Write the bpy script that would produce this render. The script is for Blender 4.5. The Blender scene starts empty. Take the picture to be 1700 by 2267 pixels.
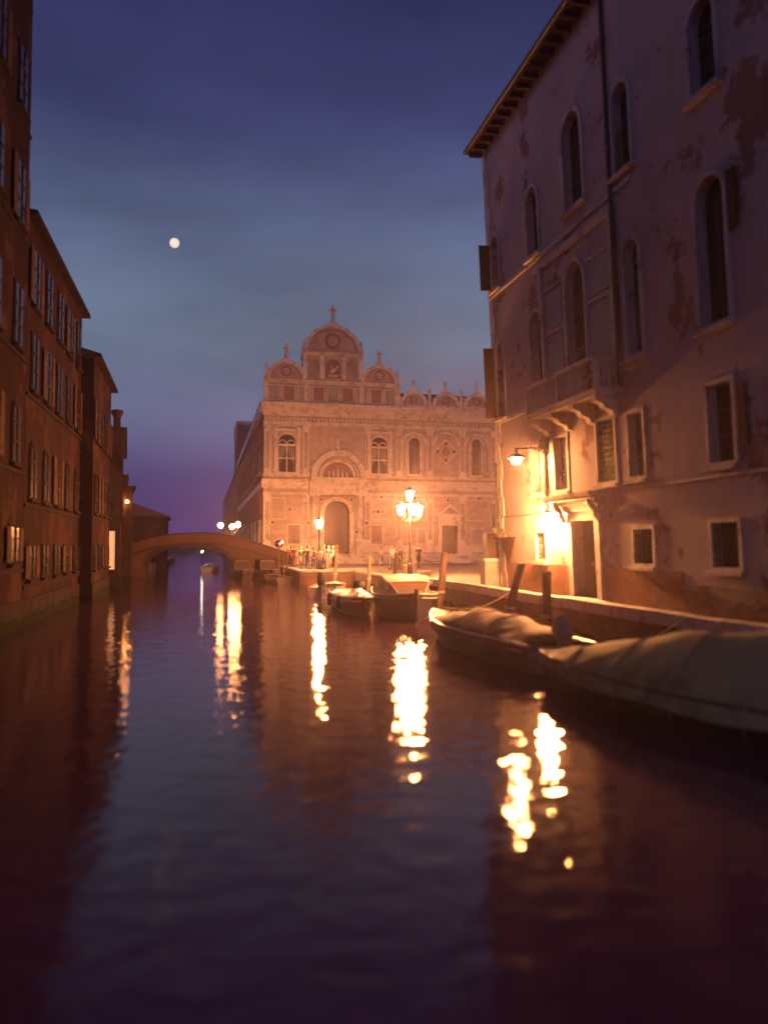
import bpy, bmesh, math, random
from mathutils import Vector, Matrix, geometry
rnd = random.Random(7)
S = bpy.context.scene
COL = S.collection
R = math.radians
PI = math.pi

# ------------------------------------------------------------------ camera, sky, sun, exposure
cam_d = bpy.data.cameras.new('camera'); cam = bpy.data.objects.new('camera', cam_d); COL.objects.link(cam)
cam.location = (0, 0, 2.7)
cam.rotation_euler = (R(90) + math.atan(75.5 / 1763), 0, R(-12.6))
cam_d.sensor_fit = 'VERTICAL'; cam_d.sensor_height = 36; cam_d.lens = 28.0
cam_d.clip_start = .05; cam_d.clip_end = 4000
cam_d.dof.use_dof = True; cam_d.dof.focus_distance = 52; cam_d.dof.aperture_fstop = .25
S.camera = cam

W = bpy.data.worlds.new('World'); S.world = W; W.use_nodes = True
wt = W.node_tree; wt.nodes.clear()
def wn(t, **k):
    n = wt.nodes.new(t)
    for a, b in k.items(): setattr(n, a, b)
    return n
SUN_EL, SUN_AZ = R(1.5), R(-100)
sky = wn('ShaderNodeTexSky', sky_type='NISHITA', sun_disc=False, sun_elevation=SUN_EL, sun_rotation=SUN_AZ)
geo = wn('ShaderNodeTexCoord'); sep = wn('ShaderNodeSeparateXYZ'); wt.links.new(geo.outputs['Generated'], sep.inputs[0])
ramp = wn('ShaderNodeValToRGB'); wt.links.new(sep.outputs['Z'], ramp.inputs[0])
cr = ramp.color_ramp
stops = [(0.0, (.060, .030, .170)), (.07, (.072, .046, .200)), (.14, (.105, .112, .225)), (.25, (.118, .160, .240)),
         (.36, (.088, .120, .215)), (.47, (.042, .050, .150)), (.60, (.022, .022, .090)), (1.0, (.008, .008, .035))]
while len(cr.elements) < len(stops): cr.elements.new(.5)
for e, (p, c) in zip(cr.elements, stops): e.position = p; e.color = (*c, 1)
nz = wn('ShaderNodeTexNoise'); nz.inputs['Scale'].default_value = 3.0; nz.inputs['Detail'].default_value = 5
mp = wn('ShaderNodeMapping'); mp.inputs['Scale'].default_value = (1, 1, 3.2)
wt.links.new(geo.outputs['Generated'], mp.inputs[0]); wt.links.new(mp.outputs[0], nz.inputs['Vector'])
mr = wn('ShaderNodeMapRange'); mr.inputs['From Min'].default_value = .25; mr.inputs['From Max'].default_value = .75
mr.inputs['To Min'].default_value = .66; mr.inputs['To Max'].default_value = 1.26
wt.links.new(nz.outputs['Fac'], mr.inputs['Value'])
mul = wn('ShaderNodeVectorMath', operation='SCALE'); wt.links.new(ramp.outputs['Color'], mul.inputs[0]); wt.links.new(mr.outputs[0], mul.inputs['Scale'])
nsc = wn('ShaderNodeVectorMath', operation='SCALE'); wt.links.new(sky.outputs[0], nsc.inputs[0]); nsc.inputs['Scale'].default_value = .008
add = wn('ShaderNodeVectorMath', operation='ADD'); wt.links.new(mul.outputs[0], add.inputs[0]); wt.links.new(nsc.outputs[0], add.inputs[1])
bg = wn('ShaderNodeBackground'); bg.inputs['Strength'].default_value = 1.0; wt.links.new(add.outputs[0], bg.inputs[0])
wo = wn('ShaderNodeOutputWorld'); wt.links.new(bg.outputs[0], wo.inputs[0])

sun_d = bpy.data.lights.new('sun', 'SUN'); sun = bpy.data.objects.new('sun', sun_d); COL.objects.link(sun)
sun_d.energy = .16; sun_d.angle = R(25); sun_d.color = (.82, .50, 1.0)      # last afterglow from the west
sun.rotation_euler = Vector((math.cos(R(32)), .25, -math.sin(R(32)))).to_track_quat('-Z', 'Y').to_euler()
vs = S.view_settings; vs.view_transform = 'Standard'; vs.look = 'None'; vs.exposure = .2; vs.gamma = 1; vs.use_curve_mapping = False
S.cycles.use_denoising = True
S.cycles.sample_clamp_indirect = 3.0
S.cycles.max_bounces = 6; S.cycles.volume_bounces = 0; S.cycles.transparent_max_bounces = 8
S.cycles.caustics_reflective = False; S.cycles.caustics_refractive = False
LAMP = (1.0, .36, .105)

# ------------------------------------------------------------------ materials
def nodes(name):
    m = bpy.data.materials.new(name); m.use_nodes = True; t = m.node_tree
    return m, t, t.nodes['Principled BSDF']
def mat(name, c1, c2=None, scale=2.0, rough=.8, bump=.0, bscale=None, detail=6, stain=None, stain_scale=.5, edge=(.50, .60), metal=0., coord='Object', stretch=(1, 1, 1), spec=.5):
    m, t, b = nodes(name); L = t.links.new
    b.inputs['Roughness'].default_value = rough; b.inputs['Metallic'].default_value = metal
    b.inputs['Specular IOR Level'].default_value = spec
    tc = t.nodes.new('ShaderNodeTexCoord'); mpn = t.nodes.new('ShaderNodeMapping'); mpn.inputs['Scale'].default_value = stretch
    L(tc.outputs[coord], mpn.inputs[0])
    n = t.nodes.new('ShaderNodeTexNoise'); n.inputs['Scale'].default_value = scale; n.inputs['Detail'].default_value = detail; n.inputs['Roughness'].default_value = .62
    L(mpn.outputs[0], n.inputs['Vector'])
    r = t.nodes.new('ShaderNodeValToRGB'); r.color_ramp.elements[0].position = .32; r.color_ramp.elements[1].position = .68
    r.color_ramp.elements[0].color = (*c1, 1); r.color_ramp.elements[1].color = (*(c2 or c1), 1); L(n.outputs['Fac'], r.inputs[0])
    out = r.outputs[0]
    if stain:
        n2 = t.nodes.new('ShaderNodeTexNoise'); n2.inputs['Scale'].default_value = stain_scale; n2.inputs['Detail'].default_value = 8; n2.inputs['Roughness'].default_value = .7
        L(mpn.outputs[0], n2.inputs['Vector'])
        r2 = t.nodes.new('ShaderNodeValToRGB'); r2.color_ramp.elements[0].position, r2.color_ramp.elements[1].position = edge
        L(n2.outputs['Fac'], r2.inputs[0])
        mx = t.nodes.new('ShaderNodeMix'); mx.data_type = 'RGBA'; L(r2.outputs[0], mx.inputs['Factor']); L(out, mx.inputs['A']); mx.inputs['B'].default_value = (*stain, 1)
        out = mx.outputs['Result']
    L(out, b.inputs['Base Color'])
    if bump:
        n3 = t.nodes.new('ShaderNodeTexNoise'); n3.inputs['Scale'].default_value = bscale or scale * 6; n3.inputs['Detail'].default_value = 8; L(mpn.outputs[0], n3.inputs['Vector'])
        bp = t.nodes.new('ShaderNodeBump'); bp.inputs['Strength'].default_value = bump; bp.inputs['Distance'].default_value = .03
        L(n3.outputs['Fac'], bp.inputs['Height']); L(bp.outputs[0], b.inputs['Normal'])
    return m
def brickmat(name, c1, c2, mortar, scale, plane, bw=.5, rh=.25, rough=.85, mort=.02):
    m, t, b = nodes(name); L = t.links.new
    b.inputs['Roughness'].default_value = rough; b.inputs['Specular IOR Level'].default_value = .12
    tc = t.nodes.new('ShaderNodeTexCoord'); sp = t.nodes.new('ShaderNodeSeparateXYZ'); L(tc.outputs['Object'], sp.inputs[0])
    cb = t.nodes.new('ShaderNodeCombineXYZ'); L(sp.outputs[plane[0]], cb.inputs[0]); L(sp.outputs[plane[1]], cb.inputs[1])
    k = t.nodes.new('ShaderNodeTexBrick'); L(cb.outputs[0], k.inputs['Vector'])
    k.inputs['Color1'].default_value = (*c1, 1); k.inputs['Color2'].default_value = (*c2, 1); k.inputs['Mortar'].default_value = (*mortar, 1)
    k.inputs['Scale'].default_value = scale; k.inputs['Brick Width'].default_value = bw; k.inputs['Row Height'].default_value = rh; k.inputs['Mortar Size'].default_value = mort
    n = t.nodes.new('ShaderNodeTexNoise'); n.inputs['Scale'].default_value = 1.3; n.inputs['Detail'].default_value = 8; L(tc.outputs['Object'], n.inputs['Vector'])
    mx = t.nodes.new('ShaderNodeMix'); mx.data_type = 'RGBA'; mx.blend_type = 'MULTIPLY'; mx.inputs['Factor'].default_value = .55
    rr = t.nodes.new('ShaderNodeValToRGB'); rr.color_ramp.elements[0].position = .3; rr.color_ramp.elements[1].position = .7; rr.color_ramp.elements[0].color = (.35, .33, .33, 1)
    L(n.outputs['Fac'], rr.inputs[0]); L(k.outputs['Color'], mx.inputs['A']); L(rr.outputs[0], mx.inputs['B']); L(mx.outputs['Result'], b.inputs['Base Color'])
    bp = t.nodes.new('ShaderNodeBump'); bp.inputs['Strength'].default_value = .5; bp.inputs['Distance'].default_value = .02; bp.invert = True
    L(k.outputs['Fac'], bp.inputs['Height']); L(bp.outputs[0], b.inputs['Normal'])
    return m
def emit(name, col, strength):
    m, t, b = nodes(name); b.inputs['Base Color'].default_value = (.8, .8, .8, 1)
    b.inputs['Emission Color'].default_value = (*col, 1); b.inputs['Emission Strength'].default_value = strength
    return m
def tilemat(name, c1, c2, axis):
    m = mat(name, c1, c2, 3.0, .9); t = m.node_tree; b = t.nodes['Principled BSDF']
    tc = t.nodes.new('ShaderNodeTexCoord'); w = t.nodes.new('ShaderNodeTexWave'); w.bands_direction = axis; w.inputs['Scale'].default_value = 1.6; w.inputs['Distortion'].default_value = .4
    bp = t.nodes.new('ShaderNodeBump'); bp.inputs['Strength'].default_value = .8; bp.inputs['Distance'].default_value = .08
    t.links.new(tc.outputs['Object'], w.inputs['Vector']); t.links.new(w.outputs['Fac'], bp.inputs['Height']); t.links.new(bp.outputs[0], b.inputs['Normal'])
    return m
M = dict(
    marble=brickmat('marble', (.44, .345, .295), (.50, .40, .345), (.24, .19, .16), 1.0, 'XZ', 1.3, .62, .6, .014),
    marble_trim=mat('marble_trim', (.52, .45, .39), (.62, .55, .48), 2.0, .55, .3, 18, stain=(.36, .29, .25), stain_scale=1.6),
    red_marble=mat('red_marble', (.17, .075, .06), (.24, .12, .095), 3, .5, .1),
    grey_marble=mat('grey_marble', (.24, .20, .185), (.33, .28, .25), 2, .5, .15, stain=(.18, .14, .13)),
    porphyry=mat('porphyry', (.075, .03, .03), (.10, .05, .045), 6, .5),
    bronze_door=mat('bronze_door', (.020, .012, .018), (.032, .020, .026), 3, .85, .1, spec=.1),
    glass=mat('glass', (.02, .018, .022), (.035, .03, .035), 2, .22, 0, spec=.35),
    dark_void=mat('dark_void', (.03, .022, .022), (.045, .03, .03), 2, .9, spec=0.05),
    curtain=mat('curtain', (.42, .34, .30), (.50, .42, .36), 4, .9, stretch=(6, 6, .5)),
    plaster=mat('plaster', (.42, .37, .37), (.53, .46, .44), .9, .92, .35, 9, stain=(.29, .18, .14), stain_scale=.42, edge=(.555, .585), spec=0.08),
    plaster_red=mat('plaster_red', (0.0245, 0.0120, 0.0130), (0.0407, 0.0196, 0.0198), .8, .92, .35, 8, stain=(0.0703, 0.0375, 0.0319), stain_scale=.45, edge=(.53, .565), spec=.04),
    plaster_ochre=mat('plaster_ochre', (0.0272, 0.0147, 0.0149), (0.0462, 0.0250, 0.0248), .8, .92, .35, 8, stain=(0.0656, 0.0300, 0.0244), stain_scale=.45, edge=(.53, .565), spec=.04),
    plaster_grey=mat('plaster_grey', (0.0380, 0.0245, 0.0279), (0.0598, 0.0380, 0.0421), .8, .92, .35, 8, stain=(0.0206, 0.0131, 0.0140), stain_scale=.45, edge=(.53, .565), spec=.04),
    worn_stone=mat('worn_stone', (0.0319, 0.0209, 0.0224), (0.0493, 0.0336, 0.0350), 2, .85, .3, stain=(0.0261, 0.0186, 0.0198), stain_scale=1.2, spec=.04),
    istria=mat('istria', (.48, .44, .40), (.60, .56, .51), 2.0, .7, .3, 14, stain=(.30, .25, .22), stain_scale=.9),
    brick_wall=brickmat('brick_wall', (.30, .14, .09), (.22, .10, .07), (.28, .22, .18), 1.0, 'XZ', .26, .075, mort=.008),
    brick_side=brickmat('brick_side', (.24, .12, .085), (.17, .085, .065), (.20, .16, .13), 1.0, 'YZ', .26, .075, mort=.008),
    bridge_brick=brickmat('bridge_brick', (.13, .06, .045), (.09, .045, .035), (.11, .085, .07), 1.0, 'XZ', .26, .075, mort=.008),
    canvas_tan=mat('canvas_tan', (.13, .095, .075), (.18, .13, .10), 3, .6, .2, stain=(.15, .11, .085), stain_scale=2, spec=0.1),
    cowl_grey=mat('cowl_grey', (.20, .20, .25), (.27, .27, .32), 3, .35),
    brick=mat('brick', (.22, .10, .06), (.36, .18, .11), 2.2, .9, .4, 25),
    mortar=mat('mortar', (.26, .21, .17), (.34, .28, .22), 4, .95, .3),
    paving=brickmat('paving', (.30, .27, .25), (.24, .215, .20), (.12, .10, .09), 1.0, 'XY', .9, .45, .62, .012),
    wood_dark=mat('wood_dark', (.05, .03, .022), (.085, .05, .035), 3, .8, .3, stretch=(1, 1, .3), spec=0.1),
    wood_pole=mat('wood_pole', (.14, .095, .065), (.25, .17, .115), 5, .85, .5, stretch=(1, 1, .15), stain=(.08, .055, .04), stain_scale=2),
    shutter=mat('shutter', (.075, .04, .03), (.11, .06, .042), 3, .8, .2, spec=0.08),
    iron=mat('iron', (.03, .028, .028), (.05, .045, .042), 8, .55, .2, metal=.4),
    steel=mat('steel', (.30, .30, .31), (.45, .44, .44), 4, .3, .05, metal=.9),
    tile_x=tilemat('tile_x', (.16, .075, .05), (.24, .12, .08), 'X'),
    tile_y=tilemat('tile_y', (.16, .075, .05), (.24, .12, .08), 'Y'),
    navy=mat('navy', (.022, .025, .055), (.035, .038, .075), 3, .32, .05, spec=.6),
    hull_black=mat('hull_black', (.028, .026, .03), (.045, .04, .045), 3, .35, .05),
    hull_white=mat('hull_white', (.55, .53, .50), (.66, .63, .60), 2, .35, .05, stain=(.40, .36, .32), stain_scale=1.5),
    hull_blue=mat('hull_blue', (.10, .11, .17), (.15, .16, .23), 2, .35, .05, stain=(.08, .08, .12), stain_scale=1.5),
    deck_pale=mat('deck_pale', (.50, .45, .38), (.62, .56, .48), 3, .5, .1, stain=(.36, .31, .25), stain_scale=2),
    varnish=mat('varnish', (.16, .075, .035), (.24, .12, .06), 5, .3, .1, stretch=(.3, 1, 1)),
    tarp_brown=mat('tarp_brown', (.13, .06, .055), (.18, .09, .08), 2.2, .7, .5, 5, stain=(.13, .07, .06), stain_scale=1.4, spec=0.15),
    tarp_green=mat('tarp_green', (.27, .26, .11), (.36, .34, .16), 1.4, .75, .5, 4, stain=(.20, .19, .085), stain_scale=1.0, spec=0.12),
    plastic_sheet=mat('plastic_sheet', (.22, .19, .20), (.32, .28, .28), 3, .28, .6, 6),
    red_paint=mat('red_paint', (.40, .06, .04), (.48, .09, .06), 3, .45),
    rubber=mat('rubber', (.02, .02, .02), (.035, .033, .033), 6, .6),
    buoy=mat('buoy', (.58, .52, .44), (.68, .60, .50), 4, .45),
    terracotta=mat('terracotta', (.20, .09, .055), (.28, .13, .08), 4, .85, .2),
    leaf=mat('leaf', (.035, .06, .02), (.07, .11, .035), 5, .7),
    rope=mat('rope', (.30, .25, .18), (.42, .35, .26), 12, .9),
    skin=mat('skin', (.42, .26, .19), (.48, .30, .22), 3, .6),
    hair=mat('hair', (.03, .018, .012), (.05, .03, .02), 8, .6),
    hair_grey=mat('hair_grey', (.25, .22, .20), (.33, .30, .27), 8, .6),
    white_cloth=mat('white_cloth', (.62, .58, .54), (.72, .68, .63), 4, .85),
    blue_cloth=mat('blue_cloth', (.06, .08, .17), (.10, .12, .22), 4, .85),
    red_cloth=mat('red_cloth', (.38, .06, .045), (.46, .09, .06), 4, .85),
    green_cloth=mat('green_cloth', (.08, .14, .07), (.12, .19, .10), 4, .85),
    tan_cloth=mat('tan_cloth', (.32, .24, .16), (.40, .31, .21), 4, .85),
    black_cloth=mat('black_cloth', (.025, .022, .025), (.045, .04, .045), 4, .85),
    pink_cloth=mat('pink_cloth', (.48, .26, .22), (.55, .32, .27), 4, .85),
    far_green=mat('far_green', (.04, .045, .035), (.07, .07, .05), .3, .9),
    algae=mat('algae', (.012, .015, .009), (.03, .032, .018), 2.5, .95, .3, 9, spec=.04),
    mirror=mat('mirror', (.55, .52, .52), (.60, .57, .56), 2, .12, metal=1.0),
    roof_lead=mat('roof_lead', (.12, .09, .085), (.17, .13, .12), 2, .7, .2),
)
# canal water
m, t, b = nodes('canal_water'); M['water'] = m; L = t.links.new
b.inputs['Base Color'].default_value = (.075, .030, .058, 1); b.inputs['Roughness'].default_value = .05; b.inputs['IOR'].default_value = 1.36
tc = t.nodes.new('ShaderNodeTexCoord')
mpa = t.nodes.new('ShaderNodeMapping'); mpa.inputs['Scale'].default_value = (.75, 1.0, 1); mpa.inputs['Rotation'].default_value = (0, 0, R(12)); L(tc.outputs['Object'], mpa.inputs[0])
n1 = t.nodes.new('ShaderNodeTexNoise'); n1.inputs['Scale'].default_value = 2.3; n1.inputs['Detail'].default_value = 4; n1.inputs['Roughness'].default_value = .45; n1.inputs['Distortion'].default_value = .6; L(mpa.outputs[0], n1.inputs['Vector'])
n2 = t.nodes.new('ShaderNodeTexNoise'); n2.inputs['Scale'].default_value = 9.0; n2.inputs['Detail'].default_value = 2; L(mpa.outputs[0], n2.inputs['Vector'])
ma = t.nodes.new('ShaderNodeMath'); ma.operation = 'MULTIPLY_ADD'; ma.inputs[1].default_value = .16; L(n2.outputs['Fac'], ma.inputs[0]); L(n1.outputs['Fac'], ma.inputs[2])
bp = t.nodes.new('ShaderNodeBump'); bp.inputs['Strength'].default_value = 1.0; bp.inputs['Distance'].default_value = .018
L(ma.outputs[0], bp.inputs['Height']); L(bp.outputs[0], b.inputs['Normal'])

# ------------------------------------------------------------------ mesh helpers
class MB:
    """collects shapes; f maps local (a, b, c) to a point"""
    def __init__(s, f=None): s.v = []; s.f = []; s.map = f or (lambda a, b, c: (a, b, c)); s.mi = []; s.cur = 0
    def add(s, vs, fs):
        o = len(s.v); s.v += [s.map(*p) for p in vs]; s.f += [[i + o for i in q] for q in fs]; s.mi += [s.cur] * len(fs); return s
    def box(s, a0, a1, b0, b1, c0, c1):
        v = [(a, b, c) for c in (c0, c1) for b in (b0, b1) for a in (a0, a1)]
        return s.add(v, [(0, 2, 3, 1), (4, 5, 7, 6), (0, 1, 5, 4), (2, 6, 7, 3), (0, 4, 6, 2), (1, 3, 7, 5)])
    def prism(s, poly, c0, c1):
        n = len(poly); v = [(p[0], p[1], c0) for p in poly] + [(p[0], p[1], c1) for p in poly]
        return s.add(v, [list(range(n))[::-1], list(range(n, 2 * n))] + [(i, (i + 1) % n, n + (i + 1) % n, n + i) for i in range(n)])
    def ring(s, outer, inner, c0, c1):
        n = len(outer); v = [(*p, c0) for p in outer] + [(*p, c0) for p in inner] + [(*p, c1) for p in outer] + [(*p, c1) for p in inner]
        fs = []
        for i in range(n - 1):
            j = i + 1
            fs += [(i, j, n + j, n + i), (2 * n + i, 3 * n + i, 3 * n + j, 2 * n + j), (i, 2 * n + i, 2 * n + j, j), (n + i, n + j, 3 * n + j, 3 * n + i)]
        fs += [(0, n, 3 * n, 2 * n), (n - 1, 3 * n - 1, 4 * n - 1, 2 * n - 1)]
        return s.add(v, fs)
    def lathe(s, prof, ctr=(0, 0), seg=12):
        v = []; fs = []
        for r, z in prof:
            for k in range(seg): v.append((ctr[0] + r * math.cos(2 * PI * k / seg), ctr[1] + r * math.sin(2 * PI * k / seg), z))
        for i in range(len(prof) - 1):
            for k in range(seg): q = (k + 1) % seg; fs.append((i * seg + k, i * seg + q, (i + 1) * seg + q, (i + 1) * seg + k))
        fs += [list(range(seg))[::-1], [(len(prof) - 1) * seg + k for k in range(seg)]]
        return s.add(v, fs)
    def tube(s, pts, rad, seg=8):
        pts = [Vector(p) for p in pts]; n = len(pts)
        rad = rad if isinstance(rad, (list, tuple)) else [rad] * n
        v = []; fs = []; prev = None
        for i, p in enumerate(pts):
            d = (pts[min(i + 1, n - 1)] - pts[max(i - 1, 0)]).normalized()
            if prev is None: x = d.orthogonal().normalized()
            else: x = (prev - d * prev.dot(d)).normalized()
            prev = x; y = d.cross(x)
            for k in range(seg): a = 2 * PI * k / seg; v.append(tuple(p + (x * math.cos(a) + y * math.sin(a)) * rad[i]))
        for i in range(n - 1):
            for k in range(seg): q = (k + 1) % seg; fs.append((i * seg + k, i * seg + q, (i + 1) * seg + q, (i + 1) * seg + k))
        fs += [list(range(seg))[::-1], [(n - 1) * seg + k for k in range(seg)]]
        return s.add(v, fs)
    def ball(s, c, r, seg=12, sz=1.):
        n = seg // 2; return s.lathe_at(c, [(max(.002, r * math.sin(PI * i / n)), -r * sz * math.cos(PI * i / n)) for i in range(n + 1)], seg)
    def lathe_at(s, c, prof, seg=12): return s.lathe([(r, c[2] + z) for r, z in prof], (c[0], c[1]), seg)
    def loft(s, rows, close=False, cap=False):
        m = len(rows[0]); v = [p for r in rows for p in r]; fs = []
        for i in range(len(rows) - 1):
            for k in range(m if close else m - 1): q = (k + 1) % m; fs.append((i * m + k, i * m + q, (i + 1) * m + q, (i + 1) * m + k))
        if cap: fs += [list(range(m))[::-1], [(len(rows) - 1) * m + k for k in range(m)]]
        return s.add(v, fs)
    def holes(s, outer, holes, depth):
        """sheet with openings in the (a, b) plane at c = 0; each opening gets reveals going back to -depth"""
        polys = [outer] + holes; flat = [p for q in polys for p in q]
        tr = geometry.tessellate_polygon([[Vector((p[0], p[1], 0)) for p in q] for q in polys])
        s.add([(p[0], p[1], 0) for p in flat], [list(x) for x in tr])
        for h in holes:
            n = len(h); s.add([(*p, 0) for p in h] + [(*p, -depth) for p in h], [(i, (i + 1) % n, n + (i + 1) % n, n + i) for i in range(n)])
        return s
    def build(s, name, mt, parent=None, smooth=False, kind=None, label=None, bevel=0):
        me = bpy.data.meshes.new(name); me.from_pydata(s.v, [], s.f)
        for x in (mt if isinstance(mt, (list, tuple)) else [mt]): me.materials.append(M[x] if isinstance(x, str) else x)
        if any(s.mi): me.polygons.foreach_set('material_index', s.mi)
        bm = bmesh.new(); bm.from_mesh(me); bmesh.ops.recalc_face_normals(bm, faces=bm.faces)
        if bevel: bmesh.ops.bevel(bm, geom=bm.edges[:], offset=bevel, segments=2, affect='EDGES', clamp_overlap=True)
        bm.to_mesh(me); bm.free()
        if smooth:
            me.polygons.foreach_set('use_smooth', [True] * len(me.polygons)); me.set_sharp_from_angle(angle=R(40))
        o = bpy.data.objects.new(name, me); COL.objects.link(o)
        if parent: o.parent = parent
        if kind: o['kind'] = kind
        if label: o['label'] = label
        return o
def thing(name, label, cat, loc=(0, 0, 0), rot=(0, 0, 0), group=None):
    o = bpy.data.objects.new(name, None); COL.objects.link(o); o.location = loc; o.rotation_euler = rot
    o.empty_display_size = .2
    return tag(o, label, cat, group)
def tag(o, label, cat, group=None):
    o['label'] = label; o['category'] = cat
    if group: o['group'] = group
    return o
def rect(a0, a1, b0, b1): return [(a0, b0), (a1, b0), (a1, b1), (a0, b1)]
def archp(a0, a1, b0, b1, n=12, point=0.):
    """opening with a round (or pointed) head whose crown is at b1"""
    r = (a1 - a0) / 2; c = (a0 + a1) / 2; sp = b1 - r * (1 + point); out = [(a0, b0), (a1, b0)]
    for i in range(n + 1):
        th = PI * i / n; x = math.cos(th); h = math.sin(th) ** (.8 if point else 1)
        out.append((c + r * x, sp + r * h * (1 + point) * (1 if not point else (1 - .12 * abs(x) * (1 - abs(x))))))
    return out
def grow(poly, d):
    c = (sum(p[0] for p in poly) / len(poly), sum(p[1] for p in poly) / len(poly)); n = len(poly); out = []
    for i in range(n):
        p0, p1, p2 = Vector(poly[i - 1]), Vector(poly[i]), Vector(poly[(i + 1) % n])
        e1 = (p1 - p0).normalized() if (p1 - p0).length > 1e-6 else (p2 - p1).normalized(); e2 = (p2 - p1).normalized() if (p2 - p1).length > 1e-6 else e1
        n1 = Vector((e1.y, -e1.x)); n2 = Vector((e2.y, -e2.x)); k = (n1 + n2)
        k = k / max(.3, (k.dot(n1))) if k.length > .01 else n1
        out.append(tuple(p1 + k * d))
    return out
def window(f, parent, poly, depth=.25, frame=.12, proud=.06, sill=True, pane='glass', trim='istria', bars=(1, 3), shutters=None, grille=False, shutter_mat='shutter'):
    """window part (pane) with frame, sill, glazing bars, shutters as sub-parts"""
    a0 = min(p[0] for p in poly); a1 = max(p[0] for p in poly); b0 = min(p[1] for p in poly); b1 = max(p[1] for p in poly)
    w = MB(f).prism(poly, -depth + .02, -depth + .05).build('window', pane, parent)
    if frame:
        g = grow(poly, frame); MB(f).ring(g + [g[0]], poly + [poly[0]], -.02, proud).build('frame', trim, w)
    if sill: MB(f).box(a0 - frame - .06, a1 + frame + .06, b0 - frame - .07, b0 - frame + .03 if frame else b0, -.02, proud + .12).build('sill', trim, w)
    if bars:
        q = MB(f)
        for i in range(bars[0]): x = a0 + (a1 - a0) * (i + 1) / (bars[0] + 1); q.box(x - .025, x + .025, b0, b1 - (.0 if len(poly) == 4 else .05), -depth + .04, -depth + .085)
        for i in range(bars[1]): z = b0 + (b1 - b0) * (i + 1) / (bars[1] + 1); q.box(a0, a1, z - .02, z + .02, -depth + .04, -depth + .08)
        q.build('glazing_bar', 'wood_dark', w)
    if grille:
        q = MB(f); n = max(2, int((a1 - a0) / .13))
        for i in range(n + 1): x = a0 + (a1 - a0) * i / n; q.box(x - .01, x + .01, b0, b1, -.06, -.04)
        m_ = max(2, int((b1 - b0) / .16))
        for i in range(m_ + 1): z = b0 + (b1 - b0) * i / m_; q.box(a0, a1, z - .01, z + .01, -.045, -.025)
        q.build('grille', 'iron', w)
    for sd in shutters or ():
        wd = (a1 - a0) / 2; x0, x1 = (a0 - frame - wd, a0 - frame - .01) if sd < 0 else (a1 + frame + .01, a1 + frame + wd)
        q = MB(f).box(x0, x1, b0, b1, proud + .01, proud + .05)
        n = 4
        for i in range(n): zz = b0 + (b1 - b0) * (i + .5) / n; q.box(x0 + .04, x1 - .04, zz - .02, zz + .02, proud + .05, proud + .065)
        q.build('shutter', shutter_mat, w)
    return w

# ------------------------------------------------------------------ the setting: water, campo, quay, far shore
MB().add([(-900, -60, 0), (900, -60, 0), (900, 1500, 0), (-900, 1500, 0)], [(0, 1, 2, 3)]).build('canal_water', 'water', kind='structure')
CAMPO = [(10.2, -8), (60, -8), (60, 140), (5.6, 140), (5.6, 78.5), (6.4, 76), (6.4, 55), (10.2, 55)]
campo = MB().prism(CAMPO, -1.5, 1.0).build('campo_pavement', 'paving', kind='structure')
qw = MB()
qw.box(10.13, 10.2, -8, 55.0, -1.5, .90); qw.box(6.33, 10.2, 54.93, 55, -1.5, .90); qw.box(6.33, 6.4, 55, 76, -1.5, .90)
quay = qw.build('quay_wall', 'brick_side', kind='structure')
wob = [(-8 + 63 * i / 120, .30 + .08 * math.sin(i * 1.3) + .04 * math.sin(i * 3.7) + rnd.uniform(-.03, .03)) for i in range(121)]
MB(lambda a, b, c: (10.13 - c, a, b)).prism([(55, -.5), (-8, -.5)] + wob, -.02, .012).build('algae_band', 'algae', quay)
cop = thing('quay_kerb', 'raised pale stone kerb along the quay in front of the tall plastered house', 'kerb', (10.1, -8, .9))
me0 = None
for i in range(33):
    if me0 is None:
        o = MB().box(0, .42, .008, 1.478, 0, .30).build('kerb_stone', 'istria', cop, bevel=.02); me0 = o.data
    else:
        o = bpy.data.objects.new('kerb_stone', me0); COL.objects.link(o); o.parent = cop
    o.location = (rnd.uniform(-.015, .015), i * 1.485, rnd.uniform(-.012, .012))
cop2 = thing('quay_edging', 'flat pale edging stones around the stepped landing inlet by the street lamp', 'edging', (0, 0, .88))
def edging(x, y, dx, dy, n):
    for i in range(n):
        o = MB().box(*( (0, 1.2, -.06, .36) if dx else (-.06, .36, 0, 1.2)), 0, .135).build('edging_stone', 'istria', cop2, bevel=.015)
        o.location = (x + i * dx * 1.21, y + i * dy * 1.21, rnd.uniform(-.004, .006))
edging(10.2, 41.1, 0, 1, 11); edging(6.45, 55.0, 1, 0, 3); edging(6.4, 55.45, 0, 1, 16)
# far shore beyond the bridge
fs = MB()
for k in range(900):
    x = rnd.uniform(-60, 60); h = 6 + 3.2 * math.sin(x * .23) + 2.2 * math.sin(x * .61 + 1) + rnd.uniform(-1, 1.6); z = 1 + (h - 1) * rnd.random() ** .6
    y = 360 + rnd.uniform(-4, 4); r = rnd.uniform(.5, 1.3)
    d = [Vector((rnd.uniform(-1, 1), rnd.uniform(-1, 1), rnd.uniform(-1, 1))).normalized() * r for _ in range(4)]
    fs.add([tuple(Vector((x, y, z)) + q) for q in d], [(0, 1, 2), (0, 1, 3), (1, 2, 3), (0, 2, 3)])
fs.box(-70, 70, 364, 365, -1, 3.2)
fs.build('distant_tree_belt', 'far_green', kind='stuff')['label'] = 'dark low belt of trees on the far shore beyond the bridge'

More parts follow.
